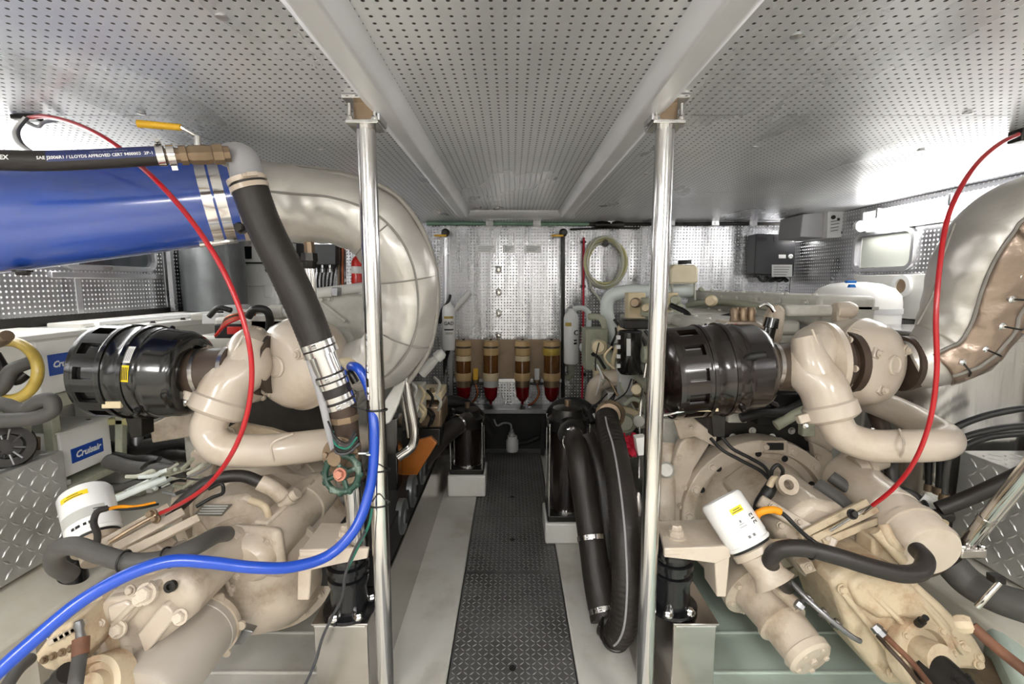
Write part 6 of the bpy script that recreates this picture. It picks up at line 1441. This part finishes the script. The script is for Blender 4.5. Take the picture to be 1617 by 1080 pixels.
# foreground hoses on the port side
t, _ = hose('yellow_hose', 'yellowed hose wound in a loop beside the upper air conditioner', 'hose', [(14+48*cos(a)-2, 585-46*sin(a), 1.55+.02*a) for a in [2.1+.35*i for i in range(22)]][::-1], .018, 'yellow_hose', 16, 3)
b = MB(); b.pxlathe((-5, 540, 1.58), (12, 530, 1.56), [(0, 10), (.5, 11), (1, 9)], 12); b.build('union', 'bronze', t)
for lb, pts, r, mm in (
    ('grey insulated hose looped below the yellowed hose', [(-30, 632, 1.5), (10, 640, 1.5), (40, 650, 1.5), (62, 634, 1.5), (80, 632, 1.5), (82, 648, 1.5), (55, 660, 1.48), (0, 664, 1.45), (-40, 664, 1.42)], .023, 'hose_grey'),
    ('grey hose rising inside the yellowed hose loop', [(-20, 630, 1.62), (5, 610, 1.64), (18, 585, 1.66), (48, 572, 1.7)], .022, 'hose_grey'),
    ('dark hose curving beside the yellowed hose loop', [(-10, 560, 1.7), (10, 590, 1.7), (25, 600, 1.7), (40, 590, 1.72)], .02, 'dark_steel'),
    ('black hose bundle on the floor behind the lower air conditioner', [(170, 728, 2.0), (205, 738, 1.98), (245, 742, 1.96), (300, 744, 1.95)], .03, 'hose_grey'),
    ('second black hose behind the lower air conditioner', [(180, 722, 2.1), (212, 728, 2.08), (240, 728, 2.06), (275, 740, 2.04), (310, 760, 2.0)], .026, 'black_rubber'),
    ('black insulated hose passing under the beige charge pipe', [(228, 706, 2.2), (260, 700, 2.2), (305, 695, 2.2)], .036, 'black_rubber'),
    ('white hose lying on the bilge beside the white oil filter canister', [(150, 800, 1.75), (190, 785, 1.78), (225, 770, 1.8), (262, 755, 1.85)], .013, 'pale_pipe'),
    ('pale hose lying next to the white bilge hose', [(165, 792, 1.85), (205, 776, 1.88), (240, 762, 1.9), (285, 752, 1.95)], .011, 'coil_white'),
    ('dark hose lying on the bilge below the chequer plate box', [(160, 778, 1.95), (195, 768, 1.95), (235, 755, 1.98), (270, 748, 2.0)], .015, 'hose_grey'),
    ('dark pipe running under the black air filter drum', [(150, 700, 2.4), (200, 712, 2.3), (250, 715, 2.2), (300, 720, 2.15)], .03, 'dark_steel')):
    hose('hose', lb, 'hose', pts, r, mm, 14, 6)
t = thing('pump_frame', 'pale steel frame with pump beside the lower air conditioner', 'frame', W(190, 722, 2.3))
for a in ((181, 655, 193, 722), (24, 668, 38, 712)): MB().pxbox(*a, 2.2 if a[0] > 100 else 1.75, .03).build('upright', 'engine_green', t, bevel=.003)
MB().pxbox(168, 662, 202, 672, 2.2, .2).build('cross_bar', 'coil_hose', t, bevel=.006)
MB().pxbox(200, 690, 232, 712, 2.4, .2).build('pump_body', 'dark_steel', t, bevel=.01)
b = MB(); b.pxlathe((215, 682, 2.35), (215, 745, 2.3), [(0, 10), (.3, 10), (.3, 7), (1, 7)], 14); b.build('pump_column', 'alu_dark', t)
MB().pxbox(28, 690, 62, 712, 1.95, .2).build('motor_mount', 'bronze', t, bevel=.006)
t = thing('blower', 'dark ribbed blower wheel beside the chequer plate box', 'blower', W(5, 720, 1.75))
b = MB(); b.pxlathe((2, 705, 1.78), (14, 705, 1.7), [(0, 36), (.3, 38), (.6, 38), (.65, 32), (1, 32), (1, 20), (.8, 18)], 36); b.build('casing', 'dark_steel', t)
for k in range(10):
    a = 2*pi*k/10; p = W(12, 705, 1.70); MB().tube([p+V((.0, -.005, 0))+V((cos(a), 0, sin(a)))*.03, p+V((.0, -.005, 0))+V((cos(a), 0, sin(a)))*.07], .004, 6, 1).build('vane', 'alu_dark', t)
random.seed(21)
tt = thing('wiring_loom', 'tangle of thin wires and clips behind the white oil filter canister', 'wires', W(250, 780, 1.9))
for k in range(24):
    x = random.uniform(190, 300); y = random.uniform(738, 785); Yd = random.uniform(1.75, 1.95)
    pts = [(x, y, Yd)]
    for q in range(3): pts.append((pts[-1][0]+random.uniform(4, 22), pts[-1][1]-random.uniform(-4, 10), Yd+random.uniform(-.03, .03)))
    MB().tube(P3(pts), random.choice([.004, .006, .008]), 8, 4).build('wire', random.choice(['hose_grey', 'coil_white', 'dark', 'pale_pipe', 'engine_green', 'grey_plastic']), tt)

# ================================================================ starboard side: tanks, step box, hoses, strut
t = thing('stainless_tank', 'large polished stainless tank behind the chequer plate box', 'tank', (2.1, 2.17, .36))
o = rrect(.62, .5, .245, 14)
MB().prism([(2.02+a, 2.21+c, .365) for a, c in o], (0, 0, .875)).build('tank_shell', 'tank_steel', t, bevel=.008)
MB().prism([(2.02+a*1.01, 2.21+c*1.005, 1.21) for a, c in o], (0, 0, .02)).build('top_rim', 'stainless_brushed', t, bevel=.003)
t = thing('water_heater', 'white domed tank with blue mark behind the beige turbocharger', 'tank', (1.92, 2.7, .36))
c = W(1350, 470, 2.70); r = PR(60, 2.70)
MB().lathe((c.x, c.y, .355), (0, 0, 1), [(0, r), (.985, r), (1.025, r*.97), (1.065, r*.82), (1.09, r*.55), (1.1, r*.2), (1.1, .001)], 48).build('tank_body', 'white_tank', t)
MB().pxbox(1338, 443, 1353, 447, 2.475, .02).build('blue_mark', 'blue_cap', t, bevel=.002)
MB().pxpoly([(1344, 449), (1350, 449), (1352, 454), (1342, 454)], 2.475, .02).build('blue_arrow', 'blue_cap', t)
MB().ring((c.x, c.y, 1.3), (0, 0, 1), r*1.02, r*.98, .03, 48).build('strap', 'grey_light', t)
t = thing('port_plate', 'pale plate with round ring opening below the small window', 'plate', (2.33, 2.9, 1.2))
MB().bb((2.325, 2.55, 1.24), (2.345, 3.3, 1.5)).build('plate', 'white_paint', t, bevel=.004)
c = WX(1425, 452, 2.32); MB().ring(c, (1, 0, 0), .07, .042, .03, 36).build('ring', 'white_gloss', t)
MB().lathe(c, (-1, 0, 0), [(-.004, .042), (.002, .042), (.002, .001)], 28).build('disc', 'tan_panel', t)
for lb, pts, r, mm in (
    ('upper black hose crossing the stainless tank', [(1485, 700, 1.78), (1505, 678, 1.76), (1545, 660, 1.74), (1600, 647, 1.70), (1660, 640, 1.66)], PR(5.5, 1.75), 'black_rubber'),
    ('middle black hose crossing the stainless tank', [(1492, 712, 1.8), (1520, 692, 1.78), (1560, 680, 1.76), (1617, 672, 1.72), (1660, 670, 1.7)], PR(5.5, 1.75), 'black_rubber'),
    ('lower black hose crossing the stainless tank just above the chequer plate box', [(1498, 724, 1.82), (1525, 704, 1.8), (1562, 690, 1.78), (1617, 684, 1.74), (1660, 682, 1.72)], PR(5.5, 1.75), 'black_rubber'),
    ('black hose looping down from the charge pipe to the step box', [(1408, 715, 1.75), (1408, 750, 1.72), (1414, 780, 1.70), (1436, 804, 1.69), (1470, 813, 1.68), (1500, 814, 1.68)], PR(10, 1.7), 'hose_black'),
    ('black hose crossing the chequer plate box behind the polished strut', [(1482, 804, 1.68), (1520, 790, 1.66), (1570, 768, 1.62), (1625, 742, 1.58)], PR(12, 1.65), 'hose_black'),
    ('slim black hose dropping beside the stainless tank', [(1466, 715, 1.95), (1466, 745, 1.95), (1466, 775, 1.95)], PR(4.5, 1.95), 'black_rubber'),
    ('slim twin hose dropping beside the chequer plate box', [(1485, 715, 1.92), (1484, 750, 1.92), (1482, 780, 1.92)], PR(5.5, 1.92), 'black_rubber'),
    ('slim dark hose along the corner of the chequer plate box', [(1505, 700, 1.9), (1496, 730, 1.9), (1490, 790, 1.9)], PR(5, 1.9), 'hose_grey'),
    ('thick dark ribbed hose lying on the liner past the oil cooler', [(1500, 890, 1.52), (1530, 920, 1.48), (1570, 942, 1.42), (1640, 965, 1.34)], PR(25, 1.45), 'hose_grey')):
    h, P = hose('hose', lb, 'hose', pts, r, mm, 18, 7)
    if 'slim' in lb: MB().cyl(P[-1]+V((0, 0, .03)), P[-1]+V((0, 0, .0)), r*1.5, 12).build('end_fitting', 'bronze', h)
    if 'ribbed' in lb:
        MB().pxbox(1572, 912, 1590, 924, 1.30, .03).build('clip', 'dark_steel', h, bevel=.003)
        MB().tube(P3([(1543, 958, 1.31), (1560, 940, 1.30), (1578, 920, 1.30)]), .008, 10, 2).build('clip_rod', 'stainless', h)
t = thing('coiled_cable', 'small coil of dark cable and white hose end on the liner near the step box', 'cable', W(1440, 800, 1.8))
for k in range(3): MB().torus(W(1440+k*3, 788+k*2, 1.76), (.2, -.5, 1), .05-.008*k, .007, 28, 8).build('turn', 'hose_grey' if k else 'dark', t)
MB().tube(P3([(1455, 785, 1.78), (1470, 795, 1.76), (1478, 806, 1.74)]), .02, 14, 4).build('white_end', 'white_paint', t)
t = thing('strut', 'tilted polished double tube strut standing on the liner', 'strut', W(1525, 862, 1.42))
d0, d1 = W(1526, 858, 1.42), W(1640, 718, 1.22)
MB().tube([d0, d1], PR(11, 1.35), 20, 1).build('tube', 'stainless', t); off = V((.028, .01, -.012))
MB().tube([d0+off, d1+off], PR(8, 1.35), 18, 1).build('tube', 'stainless', t)
MB().box(d0+V((.0, .0, -.02)), (.08, .06, .03)).build('foot', 'stainless_brushed', t, bevel=.005)
dd = (d1-d0).normalized(); MB().ring(d0+dd*.13, dd, PR(12.5, 1.35), PR(10, 1.35), .02, 24).build('collar', 'stainless_brushed', t)
for k in (-1, 1): bolt(t, d0+V((k*.03, -.02, -.004)), (0, 0, 1), .009, .01, 'stainless')
t = thing('shaft_guard', 'pale metal trough with a rusty rod beside the rust-marked gearbox', 'guard', (1.5, 1.2, 0))
MB().prism([WZ(1548, 962, .30), WZ(1640, 1000, .30), WZ(1660, 1100, .30), WZ(1612, 1090, .30)], (0, 0, -.2)).build('trough', 'drip_pan', t, bevel=.03)
MB().tube(P3([(1535, 988, 1.22), (1570, 1020, 1.18), (1640, 1075, 1.1)]), PR(9, 1.18), 16, 3).build('rod', 'rust', t)
b = MB(); b.pxlathe((1508, 985, 1.24), (1536, 985, 1.22), [(0, 12), (.3, 15), (.7, 15), (1, 11)], 8); b.build('rod_end', 'cream_rusty', t)
t = thing('oil_can_cap', 'pale cap and fitting on the white liner by the strut', 'cap', W(1480, 840, 1.6))
b = MB(); b.pxlathe((1484, 842, 1.58), (1486, 822, 1.58), [(0, 13), (.4, 13), (.45, 10), (1, 10)], 16); b.build('cap', 'tan_light', t)
